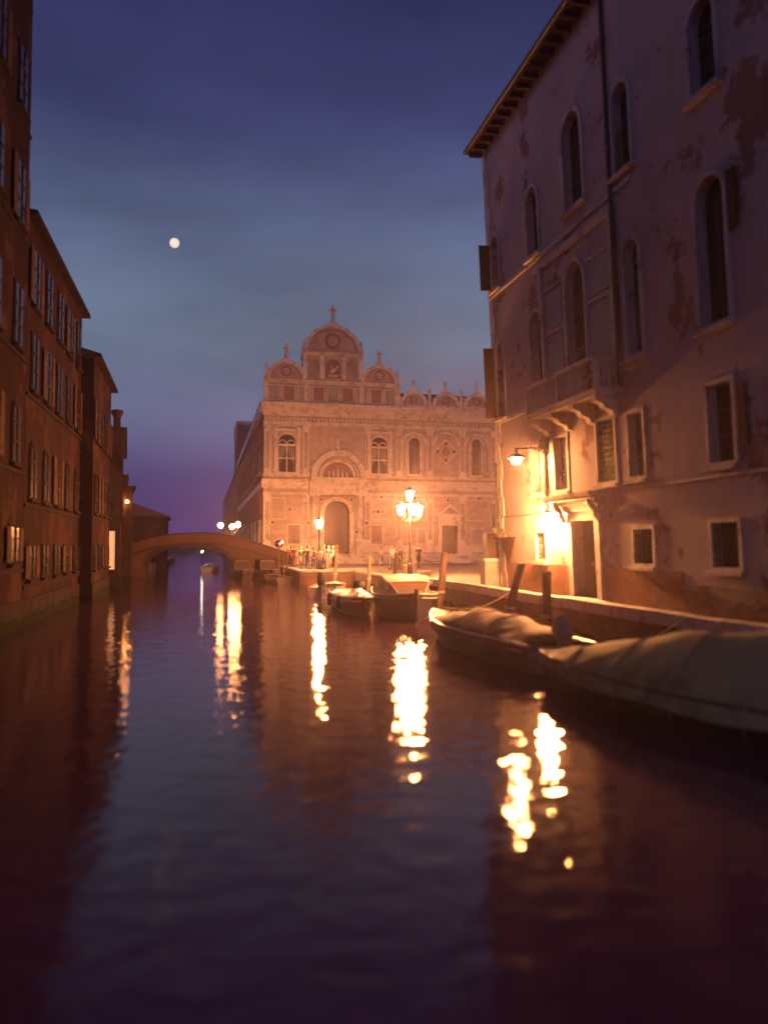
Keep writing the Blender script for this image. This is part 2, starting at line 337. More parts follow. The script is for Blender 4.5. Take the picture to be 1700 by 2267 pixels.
# ------------------------------------------------------------------ the marble confraternity hall
FY = 78.0
hall = thing('marble_hall', 'ornate pale marble hall with round gables and arched portal facing the square', 'building', (0, FY, 0))
F = lambda a, b, c: (a, -c, b)                 # a = along the front, b = height, c = outwards
U = [archp(6.87, 8.57, 9.97, 13.7), archp(16.13, 17.81, 9.97, 13.65), archp(20.02, 21.15, 10.0, 13.7), archp(26.70, 27.75, 10.0, 13.75), archp(30.0, 31.1, 10.0, 13.75)]
DOOR = archp(11.35, 13.93, 1.95, 7.19, 18); DOOR2 = rect(23.42, 25.07, 1.95, 4.78)
MB(F).holes([(5.45, 1.0), (34, 1.0), (34, 16.2), (5.45, 16.2)], U + [DOOR, DOOR2], .7).build('front_wall', 'marble', hall)
body = MB().box(5.45, 34, .75, 60, .9, 16.3)
body.build('body_wall', 'brick_wall', hall)
for k, poly in enumerate(U):
    a0 = min(p[0] for p in poly); a1 = max(p[0] for p in poly); c = (a0 + a1) / 2
    w = window(F, hall, poly, .5, .16, .10, True, 'glass', 'marble_trim', None)
    hw = (a1 - a0) / 2
    if k < 2:
        q = MB(F); q.box(c - .06, c + .06, 9.97, 12.6, -.44, -.32); q.box(a0, a1, 12.55, 12.75, -.44, -.30); q.box(a0, a1, 11.3, 11.42, -.44, -.34)
        for sx in (-1, 1):
            cx = c + sx * hw / 2; arc = [(cx + hw * .40 * math.cos(PI * i / 8), 12.75 + hw * .42 * math.sin(PI * i / 8)) for i in range(9)]
            q.ring([(cx + hw * .5 * math.cos(PI * i / 8), 12.75 + hw * .52 * math.sin(PI * i / 8)) for i in range(9)], arc, -.44, -.32)
        q.build('tracery', 'marble_trim', w)
        for sx in (-1, 1):                                     # tied-back drapes
            x0 = c + sx * .07; x1 = c + sx * (hw - .02)
            rows = []
            for i in range(13):
                tt = i / 12; z = 12.5 - 2.5 * tt; inner = x0 + (x1 - x0) * min(.92, (tt * 1.25) ** 1.6) if tt < .72 else x1 - (x1 - x0) * (.12 + .5 * (tt - .72))
                rows.append([(inner + (x1 - inner) * j / 8, z, -.455 + .02 * math.cos(j * PI)) for j in range(9)])
            MB(F).loft(rows).build('curtain', 'curtain', w)
    else:
        q = MB(F); q.box(c - .04, c + .04, 10, 13.3, -.45, -.36)
        for z in (10.9, 11.8, 12.7): q.box(a0, a1, z - .03, z + .03, -.45, -.38)
        q.build('glazing_bar', 'wood_dark', w)
# portal door
dr = MB(F).prism(DOOR, -.69, -.62).build('door', 'bronze_door', hall)
q = MB(F)
for i in range(2):
    for j in range(4): q.box(11.5 + i * 1.2, 12.5 + i * 1.2, 2.15 + j * .95, 2.95 + j * .95, -.62, -.57)
q.box(11.36, 13.92, 5.88, 6.02, -.62, -.54); q.build('door_panel', 'bronze_door', dr)
d2 = MB(F).prism(DOOR2, -.5, -.44).build('door', 'bronze_door', hall)
q = MB(F)
for i in range(2):
    for j in range(3): q.box(23.55 + i * .78, 24.2 + i * .78, 2.1 + j * .88, 2.85 + j * .88, -.44, -.40)
q.build('door_panel', 'bronze_door', d2)
# courses
def course(name, a0, a1, b0, b1, c, mt='marble_trim', steps=3):
    q = MB(F); n = steps
    for i in range(n): q.box(a0 - c * (i + 1) / n * .5, a1 + c * (i + 1) / n * .2, b0 + (b1 - b0) * i / n, b0 + (b1 - b0) * (i + 1) / n, -.05, c * (i + 1) / n)
    return q.build(name, mt, hall)
course('plinth', 5.45, 11.15, 1.9, 2.75, .22, steps=1); course('plinth', 14.15, 23.3, 1.9, 2.75, .22, steps=1); course('plinth', 25.2, 34, 1.9, 2.75, .22, steps=1)
for a0, a1 in ((5.45, 10.0), (15.6, 34)): course('string_course', a0, a1, 8.35, 9.25, .38)
course('string_course', 5.45, 9.9, 7.75, 8.0, .12, steps=1); course('string_course', 15.7, 34, 7.75, 8.0, .12, steps=1)
course('sill_course', 5.45, 10.0, 9.5, 9.72, .22, steps=2); course('sill_course', 15.6, 34, 9.5, 9.72, .22, steps=2)
course('cornice', 5.45, 34, 15.5, 16.75, .75, steps=5)
q = MB(F)
for i in range(71): q.box(5.5 + i * .4, 5.7 + i * .4, 15.05, 15.3, 0, .16)
q.build('dentil_band', 'marble_trim', hall)
course('architrave', 5.45, 34, 14.6, 14.95, .16, steps=2)
# pilasters of both orders
PX = [5.8, 9.55, 15.75, 18.95, 22.2, 25.65, 29.0, 32.3]
def pilaster(x, z0, z1, w):
    p = MB(F).box(x - w / 2, x + w / 2, z0 + .35, z1 - .45, -.03, .17).build('pilaster', 'marble_trim', hall)
    MB(F).box(x - w / 2 + .11, x + w / 2 - .11, z0 + .6, z1 - .7, .17, .185).build('fluted_field', 'grey_marble', p)
    MB(F).box(x - w / 2 - .1, x + w / 2 + .1, z0, z0 + .17, -.03, .27).box(x - w / 2 - .05, x + w / 2 + .05, z0 + .17, z0 + .35, -.03, .22).build('base', 'marble_trim', p)
    q = MB(F); q.box(x - w / 2 - .04, x + w / 2 + .04, z1 - .45, z1 - .25, -.03, .22); q.box(x - w / 2 - .1, x + w / 2 + .1, z1 - .25, z1 - .1, -.03, .28); q.box(x - w / 2 - .15, x + w / 2 + .15, z1 - .1, z1, -.03, .32)
    q.build('capital', 'marble_trim', p)
for x in PX:
    pilaster(x, 2.76, 7.74, .62); pilaster(x, 9.73, 14.59, .56)
# wall veneers: framed marble panels
def panel(a0, a1, b0, b1, mt='grey_marble', fr=.10):
    p = MB(F).box(a0, a1, b0, b1, -.02, .035).build('marble_panel', mt, hall)
    o = rect(a0 - fr, a1 + fr, b0 - fr, b1 + fr); i = rect(a0, a1, b0, b1)
    MB(F).ring(o + [o[0]], i + [i[0]], -.02, .085).build('panel_frame', 'marble_trim', p); return p
def relief(a0, a1, b0, b1):
    p = panel(a0, a1, b0, b1, 'red_marble', .14)
    q = MB(F); c = (a0 + a1) / 2                                # shallow perspective arcade with a crouching beast
    for s_ in (.9, .65, .42): r = rect(c - (a1 - a0) / 2 * s_, c + (a1 - a0) / 2 * s_, b0 + .1, b0 + (b1 - b0) * (.25 + .7 * s_)); r2 = grow(r, -.05); q.ring(r + [r[0]], r2 + [r2[0]], .03, .09)
    q.tube([(c - .3, b0 + .3, .1), (c - .05, b0 + .48, .14), (c + .22, b0 + .42, .14), (c + .32, b0 + .7, .12)], [.1, .16, .14, .09], 6)
    q.build('relief', 'grey_marble', p)
for a0, a1 in ((7.84, 9.02), (16.14, 17.25), (20.9, 21.7), (26.62, 27.9), (30.0, 31.2)): relief(a0, a1, 2.95, 4.75) if a0 < 20 else panel(a0, a1, 2.95, 4.4)
for a0, a1 in ((6.3, 7.5), (16.3, 17.4 + .9), (19.5, 21.7), (26.2, 28.5), (29.5, 31.8)):
    panel(a0, a1, 5.4, 7.35, 'marble')
for x in (6.4, 9.0 + .0, 16.0 - .25 + 0, 18.4): panel(x - .18, x + .18, 10.2, 13.6, 'grey_marble', .06) if x not in (15.75,) else None
for x in (19.55, 21.65, 26.2, 28.35, 29.5, 31.7): panel(x - .14, x + .14, 10.2, 13.6, 'grey_marble', .06)
# blind arches over the right-hand bays
for c, r in ((20.58, 1.35), (23.92, 1.42), (27.25, 1.35), (30.6, 1.35)):
    o = [(c + r * math.cos(PI * i / 16), 12.95 + r * math.sin(PI * i / 16)) for i in range(17)]; i_ = [(c + (r - .2) * math.cos(PI * i / 16), 12.95 + (r - .2) * math.sin(PI * i / 16)) for i in range(17)]
    MB(F).ring(o, i_, -.02, .14).build('blind_arch', 'marble_trim', hall)
# arch heads over the two big windows
for c in (7.72, 16.97):
    p = MB(F).box(c - 1.3, c + 1.3, 13.95, 14.2, -.02, .3).build('window_hood', 'marble_trim', hall)
    MB(F).ring([(c + 1.25 * math.cos(PI * i / 12), 14.2 + .38 * math.sin(PI * i / 12)) for i in range(13)], [(c + 1.0 * math.cos(PI * i / 12), 14.2 + .24 * math.sin(PI * i / 12)) for i in range(13)], -.02, .25).build('hood_arch', 'marble_trim', p)
    for sx in (-1, 1):
        MB(F).box(c + sx * 1.12 - .12, c + sx * 1.12 + .12, 9.75, 13.95, -.02, .2).build('jamb_pilaster', 'marble_trim', p)
# roundels
def disc(x, z, r, c0=.0, c1=.06, mt='porphyry', fr=True):
    o = [(x + r * math.cos(2 * PI * i / 14), z + r * math.sin(2 * PI * i / 14)) for i in range(14)]
    p = MB(F).prism(o, c0 - .03, c1).build('roundel', mt, hall)
    if fr:
        g = [(x + (r + .07) * math.cos(2 * PI * i / 14), z + (r + .07) * math.sin(2 * PI * i / 14)) for i in range(15)]
        MB(F).ring(g, o + [o[0]], c0 - .03, c1 + .04).build('roundel_frame', 'marble_trim', p)
    return p
for x, z in ((6.35, 5.0), (19.4, 5.1), (22.57, 5.1), (25.98, 5.1), (17.16, 7.62), (24.12, 7.62 - .25), (27.43, 7.6), (20.6, 7.58)): disc(x, z, .17)
for x, r in ((16.4, .13), (16.83, .22), (17.26, .13)): disc(x, 6.14, r)
for x, r in ((7.5, .12), (8.0, .18), (8.5, .12)): disc(x, 6.3, r)
# rosette of roundels between the right-hand windows
for dx, dz, r in ((0, 0, .48), (-.85, 0, .2), (.85, 0, .2), (0, .85, .2), (0, -.85, .2)): disc(23.9 + dx, 12.35 + dz, r, .02, .09, 'red_marble' if r > .3 else 'porphyry')
o = [(23.9, 13.5), (25.05, 12.35), (23.9, 11.2), (22.75, 12.35)]; g = grow(o, -.12)
MB(F).ring(o + [o[0]], g + [g[0]], -.02, .08).build('rosette_frame', 'marble_trim', hall)
# ---- main portal
PC = 12.7
for a0, a1 in ((9.9, 10.97), (14.31, 15.45)): MB(F).box(a0, a1, 2.0, 7.70, -.02, .06).build('portal_backing', 'grey_marble', hall)
for a0 in (9.95, 14.45): MB(F).box(a0, a0 + 1.0, 1.9, 3.35, 0, 1.05).build('portal_pedestal', 'marble_trim', hall)
for x in (10.45, 14.95):
    col_ = MB(lambda a, b, c: (a, b, c)).lathe([(.42, 3.35), (.42, 3.5), (.36, 3.55), (.38, 3.65), (.31, 3.75), (.30, 5.6), (.27, 7.0), (.31, 7.05), (.28, 7.12), (.42, 7.5), (.44, 7.62)], (x, -.55), 14).build('portal_column', 'marble_trim', hall, True)
    MB().box(x - .46, x + .46, -1.0, -.1, 7.62, 7.72).build('abacus', 'marble_trim', col_)
q = MB(F)
for i, (h0, h1, c) in enumerate(((7.72, 8.1, 1.0), (8.1, 8.75, .92), (8.75, 8.95, 1.1), (8.95, 9.2, 1.25))): q.box(9.9 - c * .1, 15.5 + c * .1, h0, h1, -.02, c)
q.build('portal_entablature', 'marble_trim', hall)
o = archp(10.98, 14.30, 1.95, 7.56, 18); i_ = DOOR
MB(F).ring(o[1:] + [o[0]], i_[1:] + [i_[0]], -.02, .32).build('door_arch', 'marble_trim', hall)
for sx in (10.97, 14.3): pass
for x, z in ((11.12, 7.3), (14.1, 7.3)): disc(x, z, .15, .0, .1)
for x, z in ((9.75 - .0, 5.0), (15.62, 5.0)): disc(x, z, .19, .17, .24)
disc(14.62, 4.1, .2, .02, .12)
LR = 2.68
def arc(r, z, n=24, c=PC): return [(c + r * math.cos(PI * i / n), z + r * math.sin(PI * i / n)) for i in range(n + 1)]
lu = MB(F).ring(arc(LR, 9.45), arc(2.15, 9.45), -.02, .95).build('lunette_arch', 'marble_trim', hall)
MB(F).ring(arc(2.15, 9.45), arc(1.85, 9.45), -.02, .6).build('inner_arch', 'grey_marble', lu)
MB(F).ring(arc(1.85, 9.45), arc(1.55, 9.45), -.02, .35).build('inner_arch', 'marble_trim', lu)
MB(F).prism(arc(1.55, 9.45), -.03, .05).build('lunette_field', 'red_marble', lu)
MB(F).box(9.95, 15.45, 9.2, 9.45, -.02, 1.05).build('lunette_base', 'marble_trim', lu)
for i in range(19): a = PI * (i + .5) / 19; MB(F).ball((PC + 2.42 * math.cos(a), 9.45 + 2.42 * math.sin(a), .97), .13, 6).build('carved_boss', 'marble_trim', lu, True)
q = MB(F)
for dx, h in ((-.9, .62), (-.45, .85), (0, 1.2), (.45, .85), (.9, .62)):        # carved figures in the lunette
    q.tube([(PC + dx, 9.45, .12), (PC + dx, 9.45 + h * .55, .16), (PC + dx * .97, 9.45 + h * .78, .15)], [.17, .15, .08], 6); q.ball((PC + dx * .97, 9.45 + h * .9, .17), .1, 6)
q.build('carved_figure', 'marble_trim', lu, True)
def statue(x, y, z, h, parent=hall, mt='marble_trim', name='statue'):
    st = MB().lathe([(.16 * h, z), (.16 * h, z + .06 * h), (.11 * h, z + .08 * h)], (x, y), 8)
    st.lathe([(.13 * h, z + .08 * h), (.12 * h, z + .3 * h), (.10 * h, z + .5 * h), (.14 * h, z + .68 * h), (.12 * h, z + .78 * h), (.05 * h, z + .83 * h), (.075 * h, z + .88 * h), (.07 * h, z + .95 * h), (.02 * h, z + h)], (x, y), 8)
    st.tube([(x - .13 * h, y, z + .74 * h), (x - .2 * h, y - .05 * h, z + .58 * h), (x - .1 * h, y - .12 * h, z + .5 * h)], .04 * h, 5)
    st.tube([(x + .13 * h, y, z + .74 * h), (x + .2 * h, y - .04 * h, z + .57 * h), (x + .2 * h, y - .1 * h, z + .75 * h)], .04 * h, 5)
    return st.build(name, mt, parent, True)
statue(PC, -.5, 12.1, 1.6); statue(10.2, -.6, 9.45, 1.5); statue(15.2, -.6, 9.45, 1.5)
# small pedimented doorway
q = MB(F); q.box(23.05, 23.4, 1.95, 4.85, -.02, .28); q.box(25.09, 25.44, 1.95, 4.85, -.02, .28); q.box(22.95, 25.54, 4.85, 5.2, -.02, .34); q.box(22.85, 25.64, 5.65, 5.85, -.02, .45); q.box(23.05, 25.44, 5.2, 5.65, -.02, .28)
q.build('doorway_surround', 'marble_trim', hall)
o = [(22.85, 5.85), (25.64, 5.85), (24.25, 6.95)]; g = [(23.3, 5.98), (25.19, 5.98), (24.25, 6.72)]
p_ = MB(F).ring(o + [o[0]], g + [g[0]], -.02, .45).build('pediment', 'marble_trim', hall); MB(F).prism(g, -.02, .12).build('pediment_field', 'grey_marble', p_)
# ---- attic and gables
at = MB(F).box(5.45, 18.95, 16.75, 18.75, -1.0, .05).build('attic_wall', 'marble', hall)
for i in range(9):
    a0 = 5.75 + i * 1.46; q = MB(F).box(a0 + .12, a0 + 1.22, 17.05, 18.45, .05, .09).build('attic_panel', 'red_marble' if i % 2 else 'grey_marble', at)
    r = rect(a0 + .05, a0 + 1.29, 16.98, 18.52); r2 = rect(a0 + .14, a0 + 1.2, 17.07, 18.43); MB(F).ring(r + [r[0]], r2 + [r2[0]], .05, .13).build('panel_frame', 'marble_trim', q)
for x in (5.62, 9.55, 15.1, 18.75): MB(F).box(x - .2, x + .2, 16.75, 18.75, .0, .2).build('attic_pilaster', 'marble_trim', at)
course('attic_cornice', 5.45, 18.95, 18.75, 19.1, .35)
def gable(c, r, z, crown, dep, name='round_gable', back=3.2, n=24):
    def prof(rr, top):
        out = []
        for i in range(n + 1):
            th = PI * i / n; x = math.cos(th); y = math.sin(th)
            tip = max(0, 1 - abs(x) / .30) ** 1.8 * (top - z - rr)           # ogee tip
            out.append((c + rr * x, z + rr * y * .98 + max(0, tip)))
        return out
    fld = MB(F).prism(prof(r - .25, z + r - .25), -.1, .02).build(name, 'marble', hall)
    MB(F).ring(prof(r, crown), prof(r - .3, z + r - .3), -.5, .30).build('gable_arch', 'marble_trim', fld)
    MB(F).ring(prof(r - .3, z + r - .3), prof(r - .5, z + r - .5), -.1, .16).build('gable_moulding', 'grey_marble', fld)
    MB(F).ring(prof(r - .12, z + r - .12), prof(r - .3, z + r - .3), -back, -.5).build('gable_roof', 'roof_lead', fld)
    o = [(c + r * .28 * math.cos(2 * PI * i / 14), z + r * .42 + r * .28 * math.sin(2 * PI * i / 14)) for i in range(15)]; g = [(c + r * .2 * math.cos(2 * PI * i / 14), z + r * .42 + r * .2 * math.sin(2 * PI * i / 14)) for i in range(15)]
    MB(F).ring(o, g, .0, .12).build('gable_oculus', 'red_marble', fld)
    for i in range(2, n - 1, 3):                                            # leafy crockets on the arch
        p = prof(r + .06, crown)[i]; MB(F).ball((p[0], p[1], .0), .11 + r * .02, 6).build('crocket', 'marble_trim', fld, True)
gable(7.6, 1.9, 19.1, 21.35, .3); gable(16.95, 1.85, 19.1, 21.3, .3)
cb = MB(F).box(9.2, 15.2, 19.1, 21.65, -1.0, .1).build('central_storey', 'marble', hall)
for x in (9.4, 11.1, 13.3, 15.0): MB(F).box(x - .2, x + .2, 19.3, 21.65, .1, .26).build('storey_pilaster', 'marble_trim', cb)
for a0, a1 in ((9.7, 10.8), (11.45, 12.95), (13.6, 14.7)):
    MB(F).prism(archp(a0, a1, 19.4, 21.3), .1, .14).build('niche_field', 'red_marble' if a0 > 11 and a0 < 12 else 'grey_marble', cb)
q = MB(F); q.box(11.75, 12.65, 19.5, 19.7, .14, .4); q.tube([(11.9, 19.95, .3), (12.25, 20.15, .35), (12.5, 20.3, .32)], [.16, .2, .13], 8); q.ball((12.6, 20.5, .35), .16, 8); q.tube([(12.2, 20.2, .2), (11.95, 20.8, .2)], [.12, .03], 5)
q.build('winged_beast_carving', 'marble_trim', cb, True)
course('storey_cornice', 9.2, 15.2, 21.65, 21.95, .4)
gable(12.2, 2.85, 21.95, 25.3, .4, back=4)
statue(12.2, .1, 25.1, 1.75); statue(7.6, .1, 21.2, 1.55); statue(16.95, .1, 21.15, 1.4)
def pinnacle(x, z, h):
    MB().lathe([(.26, z), (.26, z + .12 * h), (.14, z + .18 * h), (.2, z + .4 * h), (.10, z + .55 * h), (.15, z + .66 * h), (.03, z + h)], (x, -.1), 8).build('pinnacle', 'marble_trim', hall, True)
for x, z, h in ((5.65, 19.1, 1.7), (9.35, 21.95, 1.3), (15.05, 21.95, 1.3), (18.8, 19.1, 1.45)): pinnacle(x, z, h)
MB(F).box(19.0, 34, 16.75, 17.05, -.5, .12).build('parapet_base', 'marble_trim', hall)
for c in (20.5, 23.9, 27.25, 30.6):
    gable(c, 1.42, 17.05, 18.75, .25, back=1.2); statue(c, .1, 18.7, 1.1)
for x in (18.98, 22.2, 25.58, 28.95, 32.2): MB().lathe([(.17, 17.05), (.17, 18.3), (.22, 18.35), (.22, 18.5), (.05, 18.9)], (x, -.05), 8).build('pinnacle', 'marble_trim', hall, True)
# roofs
MB().add([(18.9, .6, 17.1), (34.3, .6, 17.1), (34.3, 12, 20.6), (18.9, 12, 20.6), (34.3, 24, 16.4), (18.9, 24, 16.4)], [(0, 1, 2, 3), (3, 2, 4, 5), (0, 3, 5), (1, 4, 2)]).build('roof', 'tile_x', hall)
MB().add([(5.1, 1.0, 17.0), (18.9, 1.0, 17.0), (12, 1.0, 20.8), (5.1, 60, 17.0), (18.9, 60, 17.0), (12, 60, 20.8)], [(0, 1, 2), (3, 5, 4), (0, 2, 5, 3), (1, 4, 5, 2)]).build('roof', 'tile_y', hall)
# canal side of the hall
SD = lambda a, b, c: (5.43 - c, a, b)
MB(SD).box(.8, 60, 15.9, 16.9, -.02, .35).build('side_cornice', 'marble_trim', hall)
MB(SD).box(.8, 60, 8.5, 9.1, -.02, .15).build('side_course', 'marble_trim', hall)
for k in range(8):
    y0 = 4 + k * 7
    for (b0, b1) in ((3.3, 5.2), (10.2, 13.2)):
        MBw = window(SD, hall, rect(y0, y0 + 1.6, b0, b1), .06, .18, .12, True, 'glass', 'marble_trim', (1, 2), (-1, 1) if b0 > 9 else None)
MB(SD).prism(rect(1.6, 3.2, 6.0, 9.3), .1, .16).build('dark_red_panel', 'red_cloth', hall, label='long dark red panel on the canal side of the hall')  # flat dark red rectangle just proud of the side wall
wing = thing('hospital_wing', 'long brick hospital wing running along the canal behind the marble hall', 'building', (0, FY + 60, 0))
MB().box(5.6, 24, 0, 130, 0, 16.6).build('wall', 'brick_wall', wing)
MB().add([(5.3, 0, 16.6), (24.3, 0, 16.6), (15, 0, 20), (5.3, 130, 16.6), (24.3, 130, 16.6), (15, 130, 20)], [(0, 1, 2), (3, 5, 4), (0, 2, 5, 3), (1, 4, 5, 2), (0, 3, 4, 1)]).build('roof', 'tile_y', wing)
MB().box(5.4, 16, 7, 22, 16.5, 24.6).build('upper_storey', 'brick_wall', wing)
MB().box(5.2, 16.2, 6.8, 22.2, 24.6, 25.2).build('upper_cornice', 'istria', wing)
W2 = lambda a, b, c: (5.6 - c, a, b)
for k in range(12):
    for b0 in (4.5, 11): window(W2, wing, rect(4 + k * 10, 6.4 + k * 10, b0, b0 + 3), .05, .2, .1, False, 'glass', 'istria', (1, 1))
# steps in front of the hall
stp = thing('entrance_steps', 'low run of pale stone steps along the front of the marble hall', 'steps', (0, FY, 1.0))
for i in range(5): MB().box(6.0 - .0, 33.5, -1.95 + i * .34, .02 if i == 4 else -1.95 + (i + 1) * .34 + .02, 0 if i == 0 else .0, .18 * (i + 1)).build('step', 'istria', stp)

# ------------------------------------------------------------------ the plastered palace on the right
LEAN = 2.5
pal = thing('plastered_palace', 'tall leaning plastered palace with balcony and arched windows on the quay', 'building', (11.5, 29.95, 1.0), (0, R(-LEAN), 0))
P = lambda a, b, c: (-c, a, b)                # a = along the wall (+ away), b = height, c = outwards to the canal
HT = 17.6
sq = [('w', -4.38, -3.62, 1.25, 2.17), ('w', -11.15, -10.2, 1.23, 2.16), ('w', -14.6, -13.65, 1.22, 2.24), ('w', -18.6, -17.6, 1.22, 2.2), ('w', -22, -21, 1.22, 2.2),
      ('m', -4.33, -3.62, 3.57, 5.28), ('m', -6.40, -5.45, 3.55, 5.28), ('m', -9.44, -8.41, 3.57, 5.38), ('m', -10.95, -10.2, 3.58, 5.30), ('m', -14.63, -13.75, 3.6, 5.38), ('m', -18.6, -17.6, 3.6, 5.3), ('m', -22, -21, 3.6, 5.3)]
ar = [(-1.35, -.62, 6.75, 9.6, 0), (-5.02, -4.05, 7.15, 9.8, .25), (-8.09, -6.85, 7.1, 10.54, .45), (-11.2, -10.45, 6.85, 9.95, .25), (-14.75, -13.7, 6.75, 10.1, 0), (-18.7, -17.6, 6.75, 10.1, 0), (-22, -21, 6.8, 10.1, 0),
      (-1.35, -.62, 11.8, 13.8, 0), (-5.08, -4.15, 11.8, 14.1, 0), (-8.36, -7.15, 12.2, 15.1, .3), (-11.1, -10.25, 11.95, 14.3, 0), (-14.75, -13.8, 12.1, 14.15, 0), (-18.6, -17.6, 12.1, 14.2, 0), (-22, -21, 12.1, 14.2, 0)]
PDOOR = rect(-8.13, -6.59, 0.02, 2.50)
hp = [rect(*s_[1:]) for s_ in sq] + [archp(a0, a1, b0, b1, 12, pt) for a0, a1, b0, b1, pt in ar] + [PDOOR]
Y1 = -30
MB(P).holes([(Y1, 0), (-.15, 0), (-.15, HT), (Y1, HT)], hp, .35).build('wall', 'plaster', pal)
MB(P).box(Y1, -.15, -1.0, HT, -13, -.36).build('house_body', 'plaster', pal)
MB(P).add([(-.15, 0, 0), (-.15, HT, 0), (-.15, HT, -.4), (-.15, 0, -.4)], [(0, 1, 2, 3)]).build('corner_return', 'plaster', pal)
q = MB(P)
for i in range(24): z = i * .72; d = .34 if i % 2 else .5; q.box(-.15 - d, -.12, z + .01, z + .71, -.3, .035)
q.build('corner_quoin', 'istria', pal)
for k, s_ in enumerate(sq):
    poly = rect(*s_[1:])
    window(P, pal, poly, .28, .11, .05, True, 'dark_void' if s_[0] == 'w' else 'glass', 'istria', (1, 2) if s_[0] == 'm' else None, None, grille=(s_[0] == 'w' or k == 7))
for k, (a0, a1, b0, b1, pt) in enumerate(ar):
    window(P, pal, archp(a0, a1, b0, b1, 12, pt), .3, .14 if pt else .11, .07, k not in (2,), 'glass', 'istria', (1, 3), None)
# shutters standing open near the corner and beside two windows
for y, b0, b1 in ((-.50, 6.75, 9.5), (-.52, 11.8, 13.6)): MB(P).box(y - .03, y + .03, b0, b1, .08, .50).build('shutter', 'shutter', pal)
for y, b0, b1 in ((-15.15, 3.9, 5.2), (-15.2, 8.6, 9.9)):
    MB(P).box(y, y + .26, b0, b1, .05, .10).build('shutter', 'shutter', pal)
# string courses
for b0, b1, c in ((3.26, 3.34, .05), (6.5, 6.62, .08), (11.5, 11.62, .08)): MB(P).box(-11 if b0 > 6 else Y1, -.15 if b0 > 6 else -10, b0, b1, -.02, c).build('string_course', 'istria', pal)
# square frame and marble panels around the piano nobile windows
fr = rect(-9.75, -5.25, 7.05, 11.05); fr = rect(-9.9, -4.0 + -.55, 7.02, 11.1)
for a0, a1, b0, b1 in ((-9.95, -4.5, 11.05, 11.25), (-9.95, -9.8, 7.0, 11.05), (-5.2, -5.08, 7.0, 11.05), (-6.6, -5.2, 10.2, 10.28), (-6.6, -5.2, 8.7, 8.78), (-9.8, -8.35, 10.2, 10.28), (-9.8, -8.35, 8.9, 8.98)):
    MB(P).box(a0, a1, b0, b1, -.02, .13 if b1 - b0 > .1 else .07).build('moulding', 'istria', pal)
for a0, a1, b0, b1 in ((-6.55, -5.3, 7.3, 8.6), (-6.55, -5.3, 8.88, 10.1), (-9.7, -8.4, 7.3, 8.8), (-9.7, -8.4, 9.08, 10.1)): MB(P).box(a0, a1, b0, b1, -.02, .03).build('marble_panel', 'grey_marble', pal)
# door with hood
dp = MB(P).prism(PDOOR, -.34, -.28).build('door', 'wood_dark', pal)
q = MB(P)
for i in range(2):
    for j in range(3): q.box(-8.06 + i * .76, -7.42 + i * .76, .12 + j * .78, .80 + j * .78, -.28, -.25)
q.build('door_panel', 'wood_dark', dp)
MB(P).ball((-7.28, 1.15, -.22), .035, 8).build('door_knob', 'steel', dp, True)
g = rect(-8.42, -6.30, -.0, 2.78); i_ = PDOOR
MB(P).ring([g[0], g[3], g[2], g[1]], [i_[0], i_[3], i_[2], i_[1]], -.03, .12).build('door_jamb', 'istria', pal)
hd = MB(P).box(-8.6, -6.1, 2.78, 2.98, -.02, .22).box(-8.7, -6.0, 2.98, 3.12, -.02, .36).box(-8.95, -5.7, 3.12, 3.22, -.02, .62).box(-9.0, -5.65, 3.22, 3.32, -.02, .70).build('door_hood', 'istria', pal)
for y in (-8.5, -6.2): MB(P).tube([(y, 2.45, .12), (y, 2.62, .22), (y, 2.8, .26), (y, 3.0, .42), (y, 3.1, .5)], [.07, .10, .09, .1, .06], 8).build('hood_console', 'istria', hd, True)
MB(P).box(-8.7, -6.0, -.02, .10, -.1, .45).build('doorstep', 'istria', pal)
# exposed brick at the foot of the wall: courses of single bricks
def bricks(a0, a1, b0, b1, uneven):
    MB(P).box(a0, a1, b0, b1 - .04, -.02, .012).build('mortar_bed', 'mortar', pal)
    q = MB(P); z = b0; r = 0
    while z < b1 - .06:
        x = a0 + (0 if r % 2 else -.125)
        while x < a1 - .02:
            x0, x1 = max(a0, x), min(a1, x + .24)
            top = b1 - uneven * (.5 + .5 * math.sin(x * 2.1) + .3 * math.sin(x * 5.3))
            if x1 - x0 > .05 and z < top - .05: q.box(x0, x1 - .012, z, z + .058, .0, .026 + rnd.uniform(-.006, .006))
            x += .255
        z += .072; r += 1
    q.build('brick_courses', 'brick', pal, kind='stuff')
bricks(-6.28, -.7, .0, 1.13, 0.03); bricks(-12.4, -8.45, .0, 1.12, .35); bricks(-16.5, -12.4, .0, .8, .5)
